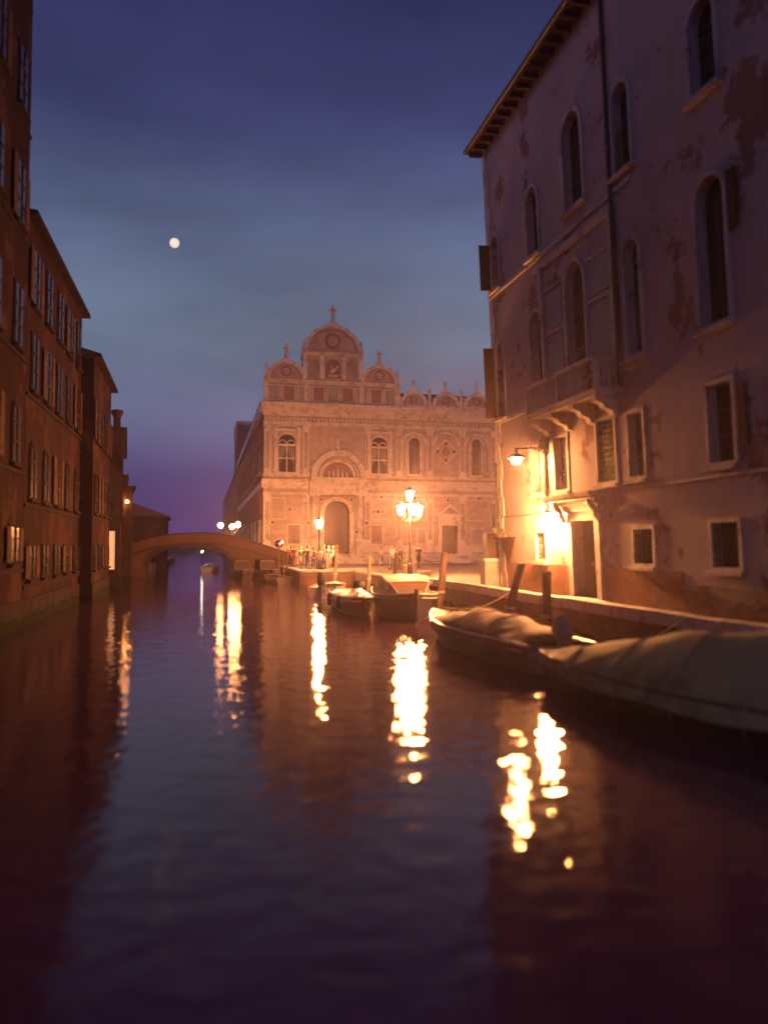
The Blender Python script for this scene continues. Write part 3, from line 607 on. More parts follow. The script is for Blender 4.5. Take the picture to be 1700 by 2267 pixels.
# balcony
bal = MB(P).box(-9.9, -4.95, 5.93, 6.06, -.02, .78).box(-9.95, -4.9, 6.06, 6.13, -.02, .82).build('balcony_slab', 'istria', pal)
MB(P).box(-9.9, -4.95, 6.93, 7.05, .62, .80).box(-9.9, -9.78, 6.93, 7.05, 0, .62).box(-5.07, -4.95, 6.93, 7.05, 0, .62).build('balcony_rail', 'istria', bal)
for y in (-9.83, -7.45, -5.02): MB(P).box(y - .07, y + .07, 6.13, 6.93, .62, .78).build('balcony_post', 'istria', bal)
bme = None
PM = lambda a, b, c: (-(.70) + 0 * a + a, b, c)
spots = [(-.70, -9.6 + i * .2) for i in range(11)] + [(-.70, -7.24 + i * .2) for i in range(11)] + [(-.1 - .2 * i, y) for i in range(3) for y in (-9.83, -5.02)]
for x, y in spots:
    if bme is None:
        o = MB().lathe([(.05, 0), (.05, .06), (.025, .1), (.055, .28), (.03, .42), (.028, .5), (.045, .62), (.025, .72), (.05, .75), (.05, .8)], (0, 0), 8).build('baluster', 'istria', bal, True); bme = o.data
    else: o = bpy.data.objects.new('baluster', bme); COL.objects.link(o); o.parent = bal
    o.location = (x, y, 6.13)
for y in (-9.6, -8.2, -6.7, -5.25):
    MB(lambda a, b, c: (-a, y + c, b)).prism([(0, 5.93), (.72, 5.93), (.70, 5.8), (.5, 5.72), (.42, 5.6), (.2, 5.52), (.14, 5.38), (0, 5.34)], -.14, .14).build('balcony_corbel', 'istria', bal)
# downpipes, cables
MB(P).tube([(-4.83, 2.5, .09), (-4.83, 5.5, .09), (-4.83, 5.75, .09)], .06, 8).box(-4.98, -4.68, 5.0, 5.35, 0, .2).build('downpipe', 'iron', pal)
MB(P).tube([(-10.05, 6.2, .1), (-10.05, 12.2, .1), (-10.05, 17.4, .1)], .065, 8).build('downpipe', 'iron', pal)
MB(P).tube([(-.25, 2.75, .1), (-.25, 5.0, .1)], .06, 8).build('downpipe', 'iron', pal)
MB(P).tube([(-.3, 2.85, .03), (-2.5, 2.82, .05), (-5.0, 2.86, .03), (-5.6, 2.9, .03)], .014, 6).build('cable', 'rubber', pal)
MB(P).tube([(-9.9, 6.3, .1), (-10.6, 6.2, .55), (-11.2, 6.1, .95)], .035, 6).build('awning_pole', 'wood_dark', pal)
# eaves and roof
MB(P).box(Y1, .25, HT, HT + .12, -13, .55).build('eaves_board', 'wood_dark', pal)
rme = None
for i in range(48):
    if rme is None: o = MB(P).box(-.06, .06, HT - .17, HT - .005, -.02, .50).build('rafter', 'wood_dark', pal); rme = o.data
    else: o = bpy.data.objects.new('rafter', rme); COL.objects.link(o); o.parent = pal
    o.location = (0, .05 - i * .62, 0)
MB(P).tube([(.28, HT + .1, .60), (Y1, HT + .1, .60)], .09, 8).build('gutter', 'iron', pal)
MB(P).add([(Y1, HT + .12, .5), (.3, HT + .12, .5), (.3, HT + .12, -13), (Y1, HT + .12, -13), (Y1 + 6, HT + 3, -6.2), (-6, HT + 3, -6.2)], [(0, 1, 5, 4), (1, 2, 5), (2, 3, 4, 5), (3, 0, 4)]).build('roof', 'tile_y', pal)

# ------------------------------------------------------------------ houses on the left bank
def house(name, label, pts, top, mt, storeys, cols, roof=True, doorlit=False, base=-1.0, seed=1, south=True):
    """pts: footprint (front corner near, front corner far, back far, back near); windows on canal face and the face towards us"""
    rr = random.Random(seed)
    h = thing(name, label, 'house', (pts[0][0], pts[0][1], 0), group=None)
    lp = [(p[0] - pts[0][0], p[1] - pts[0][1]) for p in pts]
    MBb = MB().prism(lp, base, top); MBb.build('wall', mt, h)
    zc = top; ex = .35
    cx = sum(p[0] for p in lp) / 4; cy = sum(p[1] for p in lp) / 4
    out = [(p[0] + math.copysign(ex, p[0] - cx), p[1] + math.copysign(ex, p[1] - cy)) for p in lp]
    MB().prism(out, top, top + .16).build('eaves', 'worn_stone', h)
    if roof:
        n = len(out); apex = [(cx + (p[0] - cx) * .12, cy + (p[1] - cy) * .55) for p in out]
        MB().add([(*p, top + .16) for p in out] + [(*p, top + 1.9) for p in apex], [(i, (i + 1) % 4, 4 + (i + 1) % 4, 4 + i) for i in range(4)] + [(4, 5, 6, 7)]).build('roof', 'tile_y', h)
        MB().box(cx - .3, cx + .3, cy + 1, cy + 1.6, top + .8, top + 2.9).lathe([(.3, top + 2.9), (.5, top + 3.5), (.42, top + 3.55)], (cx, cy + 1.3), 8).build('chimney', mt, h)
    faces = [(lp[0], lp[1], cols[0])]
    if south: faces.append((lp[3], lp[0], cols[1]))
    for (p0, p1, nc) in faces:
        d = Vector((p1[0] - p0[0], p1[1] - p0[1])); ln = d.length; d.normalize(); nrm = Vector((d.y, -d.x))
        fm = lambda a, b, c, p0=p0, d=d, nrm=nrm: (p0[0] + d.x * a + nrm.x * c, p0[1] + d.y * a + nrm.y * c, b)
        if nc == 0: continue
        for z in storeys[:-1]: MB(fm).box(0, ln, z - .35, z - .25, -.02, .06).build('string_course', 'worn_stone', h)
        for si, z in enumerate(storeys):
            for k in range(nc):
                c = ln * (k + .5) / nc; w = .5; hh = 1.9 if z > 2.5 else 1.1
                if z + hh > top - .3: continue
                poly = archp(c - w, c + w, z, z + hh) if si == 1 else rect(c - w, c + w, z, z + hh)
                window(fm, h, poly, -.03, .10, .05, True, 'glass', 'worn_stone', (1, 2), (-1, 1) if (k + si + seed) % 3 == 0 and ln / nc > 2.2 else None)
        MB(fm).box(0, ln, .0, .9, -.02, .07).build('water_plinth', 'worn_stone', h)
        wob = [(ln * i / 90, .34 + .06 * math.sin(i * .31 + seed) + .03 * math.sin(i * .83) + rr.uniform(-.02, .02)) for i in range(91)]
        MB(fm).prism([(ln, -.5), (0, -.5)] + wob, .02, .082).build('algae_band', 'algae', h)
    return h
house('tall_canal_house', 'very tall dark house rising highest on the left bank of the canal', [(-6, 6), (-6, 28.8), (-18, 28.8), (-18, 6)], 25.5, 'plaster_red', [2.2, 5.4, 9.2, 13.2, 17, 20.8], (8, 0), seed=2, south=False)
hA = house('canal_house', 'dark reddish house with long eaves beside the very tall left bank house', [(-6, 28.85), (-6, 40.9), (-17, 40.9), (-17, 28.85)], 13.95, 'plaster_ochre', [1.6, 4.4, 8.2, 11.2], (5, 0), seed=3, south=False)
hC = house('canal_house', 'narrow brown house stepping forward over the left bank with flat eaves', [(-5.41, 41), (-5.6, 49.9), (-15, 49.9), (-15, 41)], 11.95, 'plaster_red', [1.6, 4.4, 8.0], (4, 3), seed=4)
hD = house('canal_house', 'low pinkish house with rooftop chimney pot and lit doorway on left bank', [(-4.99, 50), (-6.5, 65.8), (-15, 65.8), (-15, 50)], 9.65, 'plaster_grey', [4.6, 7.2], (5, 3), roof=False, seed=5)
MB().box(-.55, -.15, .6, 1.0, 9.7, 10.5).lathe([(.2, 10.5), (.38, 10.9), (.32, 11.0)], (-.35, .8), 8).build('chimney', 'plaster_grey', hD)
dm = MB().box(-.75, -.25, -.06, -.02, .95, 2.75)
lit = emit('lit_doorway', (1.0, .42, .18), .55)
dm = MB().box(-.80, -.28, -.05, -.02, 1.3, 3.6).build('door', lit, hD, label='doorway glowing warm from inside')
o = rect(-.80, -.28, 1.3, 3.6); g = grow(o, .12); MB(lambda a, b, c: (a, -c, b)).ring(g + [g[0]], o + [o[0]], .0, .1).build('door_frame', 'worn_stone', dm)
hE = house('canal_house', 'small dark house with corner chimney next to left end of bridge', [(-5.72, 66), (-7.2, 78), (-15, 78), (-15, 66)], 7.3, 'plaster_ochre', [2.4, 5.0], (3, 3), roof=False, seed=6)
MB().box(-.75, -.35, .3, .8, 7.35, 8.4).build('chimney', 'plaster_ochre', hE)
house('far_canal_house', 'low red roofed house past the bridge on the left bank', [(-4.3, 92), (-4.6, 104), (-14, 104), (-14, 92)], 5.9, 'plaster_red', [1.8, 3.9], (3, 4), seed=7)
MB().prism([(-30, 60), (-6.9, 66.05), (-7.3, 78), (-5.4, 80), (-5, 140), (-30, 140)], -1, .85).build('left_bank', 'paving', kind='structure')

# ------------------------------------------------------------------ bridge
br = thing('stone_bridge', 'low humped brick bridge with pale stone arch crossing the canal', 'bridge', (-1.3, 71.5, 0))
top = [(-9.5, 1.9), (-6.2, 3.0), (-4.4, 3.55), (-2.8, 3.8), (-.3, 3.92), (1.2, 3.85), (3.2, 3.45), (5.2, 2.8), (7.8, 1.95)]
def arcz(x, up=0.):
    xc, w, zs, za = -1.28, 3.68, .85, 2.68; t_ = (x - xc) / w
    return zs + (za - zs) * math.sqrt(max(0, 1 - (abs(t_)) ** 2.2)) + up
xs = [-4.96 + 7.36 * i / 28 for i in range(29)]
poly = [(-9.5, -1)] + [(-4.96, -1)] + [(x, arcz(x)) for x in xs] + [(2.4, -1), (7.8, -1)]
B = lambda a, b, c: (a + 1.3, c, b)
low = poly + [(x, z - .85) for x, z in top[::-1]]
def polyprism(mb, pl, c0, c1):
    n = len(pl); tr = geometry.tessellate_polygon([[Vector((p[0], p[1], 0)) for p in pl]])
    mb.add([(*p, c0) for p in pl] + [(*p, c1) for p in pl], [list(x) for x in tr] + [[i + n for i in x] for x in tr] + [(i, (i + 1) % n, n + (i + 1) % n, n + i) for i in range(n)]); return mb
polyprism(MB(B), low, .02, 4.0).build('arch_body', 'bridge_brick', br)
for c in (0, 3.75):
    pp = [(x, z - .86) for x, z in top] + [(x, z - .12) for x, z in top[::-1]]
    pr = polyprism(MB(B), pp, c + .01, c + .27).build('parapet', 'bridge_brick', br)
    q = MB(B)
    for (x0, z0), (x1, z1) in zip(top[:-1], top[1:]): q.prism([(x0, z0 - .13), (x1, z1 - .13), (x1, z1), (x0, z0)], c - .04, c + .32)
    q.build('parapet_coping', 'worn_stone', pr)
for i in range(0, 28):
    x0, x1 = xs[i], xs[i + 1]; nx = lambda x: Vector(((x + 1.28) / 3.68 * 1.0, 1.0 + 0 * x)).normalized() * .34
    a, b_ = nx(x0), nx(x1)
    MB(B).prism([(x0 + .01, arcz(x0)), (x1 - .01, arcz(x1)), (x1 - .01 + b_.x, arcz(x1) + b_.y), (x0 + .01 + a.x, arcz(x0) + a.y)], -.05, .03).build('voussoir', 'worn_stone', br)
q = MB(B)
for (x0, z0), (x1, z1) in zip(top[:-1], top[1:]): q.prism([(x0, z0 - 1.05), (x1, z1 - 1.05), (x1, z1 - .9), (x0, z0 - .9)], -.06, .03)
q.build('bridge_course', 'worn_stone', br)

# ------------------------------------------------------------------ lamps
def bulb_mat(name, k): return emit(name, LAMP, k)
def lantern(parent, x, y, z, r, em, hang=False):
    """glass body glowing, iron frame, cap"""
    g = MB().lathe([(r * .55, z - r * 1.3), (r * .9, z), (r, z + r * .9), (r * .6, z + r * 1.1)], (x, y), 10).build('lantern_glass', em, parent, True)
    c = MB().lathe([(r * 1.75, z + r * 1.10), (r * 1.6, z + r * 1.2), (r * .8, z + r * 1.6), (r * .3, z + r * 1.9), (r * .28, z + r * 2.1), (.02, z + r * 2.4)], (x, y), 10)  # rim made wider than the glass to cut light thrown upward
    c.lathe([(r * .3, z - r * 1.75), (r * .7, z - r * 1.45), (r * .62, z - r * 1.31)], (x, y), 10)
    c.build('lantern_cap', 'iron', g, True)
    return g
lamp_big = bulb_mat('lamp_glow_large', 2250); lamp_mid = bulb_mat('lamp_glow_medium', 2800); lamp_arm = bulb_mat('lamp_glow_arm', 2000); lamp_small = bulb_mat('lamp_glow_small', 120); lamp_wall = bulb_mat('lamp_glow_wall', 3800); lamp_far = bulb_mat('lamp_glow_far', 260)
def lamp_post(name, label, x, y, h, heads, em, r=.16):
    t_ = thing(name, label, 'street lamp', (x, y, 1.0))
    b_ = MB().lathe([(.24, 0), (.24, .12), (.16, .2), (.14, .7), (.17, .74), (.09, .82)], (0, 0), 12).build('base', 'iron', t_, True)
    MB().lathe([(.075, .8), (.06, h * .5), (.075, h * .5 + .04), (.05, h * .52), (.04, h - .1)], (0, 0), 10).build('post', 'iron', t_, True)
    for dx, dy, dz in heads:
        if dx or dy:
            MB().tube([(0, 0, h - .45), (dx * .5, dy * .5, h - .62 + dz * .2), (dx, dy, h - .5 + dz), (dx, dy, h + dz - .30)], .025, 6).build('arm', 'iron', t_)
        lantern(t_, dx, dy, h + dz, r, em)
    return t_
lamp_post('street_lamp', 'iron street lamp with a cluster of blazing lanterns at the quay corner', 10.78, 41.8, 3.65, [(-.5, -.05, 0), (.5, .05, 0), (0, -.45, 0), (0, .0, .80)], lamp_big, .20)
lamp_post('street_lamp', 'single lantern street lamp behind the crowd by the hall portal', 8.25, 59.0, 3.35, [(0, 0, 0)], lamp_mid, .24)
t_ = thing('bridge_lamp_standard', 'iron standard with three bright globes above the bridge parapet', 'street lamp', (2.3, 75.4, 2.2))
MB().lathe([(.15, 0), (.12, .2), (.06, .3), (.05, 2.0)], (0, 0), 10).build('post', 'iron', t_, True)
for dx, dz in ((-.95, 2.42), (.10, 2.3), (.62, 2.5)):
    MB().tube([(0, 0, 1.6), (dx * .5, 0, 1.75), (dx, 0, 2.0), (dx, 0, dz - .1)], .03, 6).build('arm', 'iron', t_)
    MB().ball((dx, 0, dz), .24 if dx > -1 else .15, 12).build('globe', lamp_far if dx > 0 else lamp_small, t_, True)
t_ = thing('wall_lamp', 'arm lamp hung far out from palace corner wall below the balcony', 'wall lamp', (11.33, 25.1, 6.0))
MB().box(-.06, .06, -.18, .18, -.2, .2).build('wall_plate', 'iron', t_)
MB().tube([(0, 0, 0), (-.6, .05, .02), (-1.15, .1, 0)], .025, 6).tube([(0, 0, -.25), (-.3, .02, -.08), (-.55, .05, .0)], .018, 6).build('arm', 'iron', t_)
MB().lathe([(.04, 0), (.05, -.16), (.24, -.24), (.32, -.34)], (-1.12, .1), 12).build('shade', 'iron', t_, True)
MB().ball((-1.12, .1, -.40), .16, 12, .8).build('bulb', lamp_arm, t_, True)
t_ = thing('wall_lantern', 'glowing lantern fixed to the palace wall beside the door hood', 'wall lamp', (11.42, 24.55, 3.55))
MB().box(-.05, .08, -.1, .1, -.1, .5).build('wall_plate', 'iron', t_)
MB().tube([(0, 0, .4), (-.2, 0, .52), (-.38, 0, .40)], .02, 6).build('arm', 'iron', t_)
lantern(t_, -.40, 0, .02, .17, lamp_wall)
t_ = thing('wall_lamp', 'small yellow lamp on the house wall near left bridge end', 'wall lamp', (-6.05, 65.95, 6.2))
MB().box(-.1, .1, -.05, .02, -.1, .15).build('wall_plate', 'iron', t_)
MB().tube([(0, -.03, .1), (0, -.25, .16), (0, -.4, .1)], .02, 6).build('arm', 'iron', t_)
MB().ball((0, -.4, 0), .12, 12).build('bulb', lamp_small, t_, True)

# ------------------------------------------------------------------ moon
mo = MB().ball((0, 0, 0), 5.2, 24).build('moon', emit('moon_glow', (1.0, .82, .60), .85), None, True)
mo.location = (-36.7, 900, 338.8); tag(mo, 'small bright full moon alone in the blue sky', 'moon')

# ------------------------------------------------------------------ mooring poles
def pole(label, bx, by, tx, ty, tz, r, mt='wood_pole', name='mooring_pole', group=None):
    t_ = thing(name, label, 'pole', (bx, by, 0), group=group)
    n = 7; pts = []; rad = []
    for i in range(n): k = i / (n - 1); z = -1 + (tz + 1) * k; u = z / tz; pts.append(((tx - bx) * u + .01 * math.sin(i * 2.1), (ty - by) * u, z)); rad.append(r * (1.05 - .15 * k))
    MB().tube(pts, rad, 10).build('shaft', mt, t_, True)
    u = (tz + .02); MB().tube([((tx - bx), (ty - by), tz - .02), ((tx - bx) * 1.01, (ty - by) * 1.01, tz + .05)], [r * .92, r * .75], 10).build('worn_top', mt, t_, True)
    k = .35; c = ((tx - bx) * k, (ty - by) * k, tz * k)
    MB().lathe_at(c, [(r * 1.1, -.05), (r * 1.2, 0), (r * 1.1, .05)], 10).build('rope_ring', 'rope', t_, True)
    return t_
pole('slender tilted mooring pole standing before the crowd by the hall', 7.9, 49.6, 8.1, 50, 2.73, .13)
pole('short dark mooring pole before the hall portal beside the inlet', 9.75, 48.0, 9.85, 48, 2.03, .12)
pole('dark mooring pole beside the blazing street lamp', 9.6, 40.7, 9.8, 40.9, 2.3, .12)
pole('thick pale mooring pole leaning against the quay behind the cabin boat', 9.27, 31.3, 9.42, 30.9, 2.4, .16)
pole('dark tilted mooring pole before lit brick wall', 9.35, 24.3, 9.62, 23.4, 2.12, .14, 'wood_dark')
pole('dark upright mooring pole before the palace door', 9.6, 21.5, 9.6, 21.45, 1.92, .14, 'wood_dark')
for x, hz_, w_ in ((6.0, 2.1, 'shorter'), (6.28, 2.45, 'taller')): pole(w_ + ' of the two thin stakes in the water at the landing beside the crowd', x, 57.0 + x, x + .02, 57.0 + x, hz_, .05, 'wood_dark', 'mooring_stake', 'paired thin stakes at the landing')
t_ = thing('canal_mirror', 'round traffic mirror on a pole above the moored boats', 'mirror', (5.5, 61.5, 0))
MB().tube([(0, 0, -1), (0, 0, 3.1)], .06, 8).build('post', 'wood_dark', t_, True)
MB(lambda a, b, c: (a, c, b)).lathe([(.34, -.02), (.36, .03), (.34, .08)], (0, 2.85), 16).build('mirror_rim', 'red_paint', t_, True)
MB(lambda a, b, c: (a, -.03 - c, b + 2.85)).lathe([(.33, 0), (.22, .05), (.05, .08)], (0, 0), 16).build('mirror_glass', 'mirror', t_, True)

# ------------------------------------------------------------------ boats
def half(t, B, st=.8, fine=2.2): return B / 2 * ((st + (1 - st) * math.sin(PI * min(t, .5))) if t < .5 else max(.02, 1 - ((t - .5) / .5) ** fine))
class Hull:
    def __init__(s, Ln, B, fb, rise, st=.8, fine=2.2, draft=.25): s.L, s.B, s.fb, s.rise, s.st, s.fine, s.dr = Ln, B, fb, rise, st, fine, draft
    def x(s, t): return -s.L / 2 + s.L * t
    def b(s, t): return half(t, s.B, s.st, s.fine)
    def z(s, t): return s.fb * (1 + s.rise * max(0, t - .25) ** 2.4 + .08 * (1 - t) ** 2)
    def skin(s, n=24):
        rows = []
        for i in range(n + 1):
            t = i / n; x, b, z = s.x(t), s.b(t), s.z(t); k = -s.dr * (1 - max(0, (t - .8) / .2) ** 2 * .6); fl = max(0, t - .7) / .3
            sec = [(x + .0, 0, k), (x, b * (.62 - .3 * fl), k + .06), (x + .05 * fl, b * (.86 - .25 * fl), .12), (x + .15 * fl, b * (.95 - .1 * fl), z * .6), (x + .22 * fl, b, z)]
            rows.append([(p[0], -p[1], p[2]) for p in sec[::-1]] + sec[1:])
        return rows
    def make(s, parent, mt='navy', trim='varnish', deck=(.0, .0), deck_mat='deck_pale', floor=True, inner='hull_black'):
        rows = s.skin(); m_ = MB(); m_.loft(rows); n = len(rows[0]); m_.add(rows[0], [list(range(n))])
        h = m_.build('hull', mt, parent, True)
        g = MB()
        for sg in (-1, 1):
            pts = [(s.x(i / 24) + .22 * max(0, i / 24 - .7) / .3, sg * s.b(i / 24), s.z(i / 24) + .012) for i in range(25)]; g.tube(pts, .035, 6)
        g.build('gunwale', trim, parent, True)
        r = MB(); 
        for sg in (-1, 1): r.tube([(s.x(i / 24) + .2 * max(0, i / 24 - .7) / .3, sg * (s.b(i / 24) * (.985)) + sg * .015, s.z(i / 24) - .13) for i in range(1, 24)], .022, 6)
        r.build('rubbing_strake', trim, parent, True)
        if deck[1] > deck[0]:
            rows = []
            for i in range(9):
                t = deck[0] + (deck[1] - deck[0]) * i / 8; b = s.b(t) * .97; x = s.x(t) + .22 * max(0, t - .7) / .3
                rows.append([(x, b * (j / 4 - 1), s.z(t) - .02 + .07 * (1 - (j / 4 - 1) ** 2)) for j in range(9)])
            MB().loft(rows).build('foredeck', deck_mat, parent, True)
        if floor:
            rows = [[(s.x(t), -s.b(t) * .8, .1), (s.x(t), s.b(t) * .8, .1)] for t in [i / 12 * .9 for i in range(13)]]
            MB().loft(rows).build('floorboards', 'varnish', parent)
        return h
    def cover(s, parent, t0, t1, hgt, mt, hoops, sag=.10, n=52, over=.06, name='tarpaulin', peak=.5, ep=.55, sk=1.):
        rows = []
        for i in range(n + 1):
            t = t0 + (t1 - t0) * i / n; u = i / n; b = s.b(t) + over; z0 = s.z(t) - .06; x = s.x(t) + .22 * max(0, t - .7) / .3
            env = math.sin(PI * min(1, max(0, u)) ** sk) ** ep; hh = hgt * env * (1 - sag * abs(math.sin(PI * hoops * u)))
            row = []
            for j in range(17):
                v = j / 8 - 1; hump = (1 - abs(v) ** (2.2 - peak)); zz = z0 - .12 * (abs(v) > .99) + .06 + hh * hump + .022 * math.sin(9 * v + 35 * t) * (1 - v * v) + .016 * math.sin(23 * u + 4 * v) + .020 * abs(math.sin(31 * u + 3.1 * v)) * abs(v) + .012 * math.sin(57 * u - 6 * v) * abs(v)
                row.append((x, b * math.copysign(abs(v) ** .92, v), zz))
            row[0] = (x, -b * 1.01, z0 - .14 - .03 * math.sin(19 * u)); row[-1] = (x, b * 1.01, z0 - .14 - .03 * math.sin(17 * u + 1))
            rows.append(row)
        s.rows = rows
        return MB().loft(rows).build(name, mt, parent, True)
def outboard(parent, x, z, tilt=0., mt='hull_black', s=1.):
    c, sn = math.cos(tilt), math.sin(tilt)
    f = lambda a, b, c_: (x + (-(a) * c - (c_) * sn * -1 * -1) * s if False else x + s * (-a * c + c_ * sn), b * s, z + s * (c_ * c + a * sn))
    e = MB(f).loft([[(a * .9 + .05, b * w, h) for a, b in ((0, -.16), (.34, -.15), (.44, -.07), (.44, .07), (.34, .15), (0, .16))] for h, w in ((.0, .8), (.1, 1), (.42, 1), (.52, .75))], True, True).build('engine_cowl', mt, parent, True)
    MB(f).box(.1, .28, -.05, .05, -.75, .02).box(.05, .42, -.09, .09, -.42, -.38).box(.02, .42, -.045, .045, -.86, -.74).build('engine_leg', 'steel', parent)
    q = MB(f)
    for k in range(3): a = 2 * PI * k / 3; q.add([(.44, 0, -.8), (.42, .13 * math.cos(a), -.8 + .13 * math.sin(a)), (.48, .13 * math.cos(a + .7), -.8 + .13 * math.sin(a + .7)), (.46, .05 * math.cos(a), -.8 + .05 * math.sin(a))], [(0, 1, 2, 3)])
    q.build('propeller', 'steel', parent)
    MB(f).box(-.12, .08, -.14, .14, -.3, .06).build('engine_bracket', 'steel', parent)
    MB(f).tube([(0, .05, .12), (-.3, .06, .2), (-.6, .06, .22)], .022, 6).build('tiller', 'rubber', parent)
    return e
# covered launch with tilted outboard
bt = thing('covered_launch', 'open launch with brown tarpaulin, pale foredeck and tilted outboard motor', 'boat', (7.10, 19.5, 0), (0, 0, math.atan2(7.6, -.55)))
H = Hull(7.6, 1.95, .56, .75, .82, 2.4); H.make(bt, 'hull_blue', 'hull_white', (.76, .985), 'deck_pale')
H.cover(bt, .08, .80, .52, 'tarp_brown', 3, .16)
for t in (.26, .44, .62):
    MB().tube([(H.x(t), H.b(t) * math.cos(PI * i / 10) * .98, H.z(t) + .02 + .47 * math.sin(PI * i / 10) ** .9) for i in range(11)], .016, 6).build('cover_hoop', 'steel', bt, True)
outboard(bt, H.x(0) - .05, .62, .85, 'cowl_grey', .9)
MB().tube([(H.x(.99) + .2, 0, H.z(.99)), (H.x(1) + .24, 0, .3), (H.x(1) + .12, 0, .05)], [.05, .04, .03], 8).build('stem_post', 'hull_white', bt, True)
MB().tube([(H.x(.95), 0, H.z(.95) + .1), (H.x(.95), 0, H.z(.95) + .22)], .03, 8).build('cleat', 'iron', bt)
# big covered boat in the foreground
bt = thing('tarped_boat', 'large moored boat fully wrapped in a drab olive tarpaulin', 'boat', (7.72, 10.75, 0), (0, 0, math.atan2(7.4, -2.35)))
H = Hull(7.9, 2.35, .52, .42, .85, 2.0); H.make(bt, 'hull_black', 'hull_black', floor=False)
H.cover(bt, .02, .985, .98, 'tarp_green', 1, .06, peak=.8, over=.10, ep=1.0, sk=.72)
q = MB()
for t in (.2, .35, .5, .65, .8):
    for sg in (-1, 1): q.tube([(H.x(t), sg * (H.b(t) + .1), H.z(t) - .18), (H.x(t) + .03, sg * (H.b(t) + .06), .18)], .008, 5)
q.build('lashing', 'rope', bt)
for k in (9, 18, 27, 36, 44): MB().tube([(p[0], p[1] * 1.01, p[2] + .012) for p in H.rows[k]], .011, 5).build('lashing_rope', 'rope', bt)
MB().tube([(H.x(0) - .05, y, H.z(0) - .1) for y in (-.6, 0, .6)], .03, 6).build('stern_rope', 'rope', bt)
# cabin workboat, bow towards us
bt = thing('cabin_workboat', 'dark blue workboat with pale cabin hatch and tall stem post', 'boat', (7.75, 31.0, 0), (0, 0, math.atan2(-7.6, -1.1)))
H = Hull(8.2, 2.5, .80, .60, .82, 2.3); H.make(bt, 'navy', 'deck_pale', (.60, .98), 'deck_pale')
MB().tube([(H.x(1) + .2, 0, .1), (H.x(1) + .27, 0, .8), (H.x(1) + .25, 0, H.z(1) + .18)], [.07, .09, .08], 8).build('stem_post', 'hull_black', bt, True)
f0, f1, f2, f3 = H.x(.82), H.x(.74), H.x(.50), H.x(.46); zb = .86
zb = .92
cab = MB().loft([[(f0, -.55, zb), (f0, .55, zb), (f0 + .0, .50, zb + .04), (f0, -.50, zb + .04)], [(f1, -.80, zb - .02), (f1, .80, zb - .02), (f1, .70, 1.34), (f1, -.70, 1.34)], [(f2, -.95, zb - .10), (f2, .95, zb - .10), (f2, .82, 1.52), (f2, -.82, 1.52)]], True, True).build('cabin', 'canvas_tan', bt)
MB().loft([[(f1 + .10, y * .80, 1.35 + .05 * (1 - y * y)) for y in (-1, -.5, 0, .5, 1)], [(f2 - .1, y * .92, 1.53 + .06 * (1 - y * y)) for y in (-1, -.5, 0, .5, 1)]]).build('cabin_roof', 'canvas_tan', cab)
for sg in (-1, 1): MB().add([(f1 - .12, sg * .79, 1.02), (f2 + .12, sg * .93, 1.02), (f2 + .12, sg * .88, 1.38), (f1 - .12, sg * .76, 1.24)], [(0, 1, 2, 3)]).build('cabin_window', 'glass', cab)
MB().box(f1 + .06, f1 + .1, -.74, .74, 1.27, 1.33).build('red_trim', 'red_paint', cab)
for sg in (-1, 1): MB().tube([(f0 + .02, sg * .50, zb + .05), (f1 + .04, sg * .73, 1.34)], .022, 6).build('cabin_edge', 'hull_white', cab)
MB().box(f1 - .1, f1 + .3, -.03, .03, 1.2, 1.24).build('handrail', 'varnish', cab)
MB().ball((H.x(.85), .55, .95), .09, 8).tube([(H.x(.85), .4, .9), (H.x(.82), .2, .92), (H.x(.80), .35, .9), (H.x(.83), .5, .92)], .02, 6).build('rope_coil', 'rope', bt, True)
for y, t in ((.0, .25), (0, .12)): MB().box(H.x(t) - .15, H.x(t) + .15, -H.b(t) * .95, H.b(t) * .95, .48, .53).build('thwart', 'varnish', bt)
# sheeted open boat beside it
bt = thing('sheeted_boat', 'open boat under glossy plastic sheeting alongside the cabin workboat', 'boat', (6.0, 32.9, 0), (0, 0, math.atan2(-7, -.25)))
H = Hull(6.6, 1.45, .62, .45, .82, 2.2); H.make(bt, 'hull_black', 'hull_white', (.80, .98), 'deck_pale')
H.cover(bt, .12, .86, .32, 'plastic_sheet', 2, .3)
MB().ball((H.x(.62), .3, 1.12), .13, 10).build('float_ball', 'buoy', bt, True)
MB().lathe_at((H.x(.7), -H.b(.7) - .1, .45), [(.02, -.28), (.1, -.2), (.1, .2), (.02, .28)], 10).build('fender', 'rubber', bt, True)
MB().lathe_at((H.x(.3), -H.b(.3) - .1, .4), [(.02, -.28), (.1, -.2), (.1, .2), (.02, .28)], 10).build('fender', 'rubber', bt, True)
# small boat with black outboard, stern towards us
bt = thing('outboard_dinghy', 'white dinghy with red gunwale and big black outboard motor', 'boat', (6.55, 43.0, 0), (0, 0, math.atan2(5.4, 1.6)))
H = Hull(5.2, 1.7, .55, .35, .85, 2.2); H.make(bt, 'hull_white', 'red_paint', (.72, .98), 'deck_pale')
outboard(bt, H.x(0) - .03, .68, .1, 'hull_black', 1.25)
for t in (.3, .55): MB().box(H.x(t) - .12, H.x(t) + .12, -H.b(t) * .95, H.b(t) * .95, .38, .43).build('thwart', 'varnish', bt)
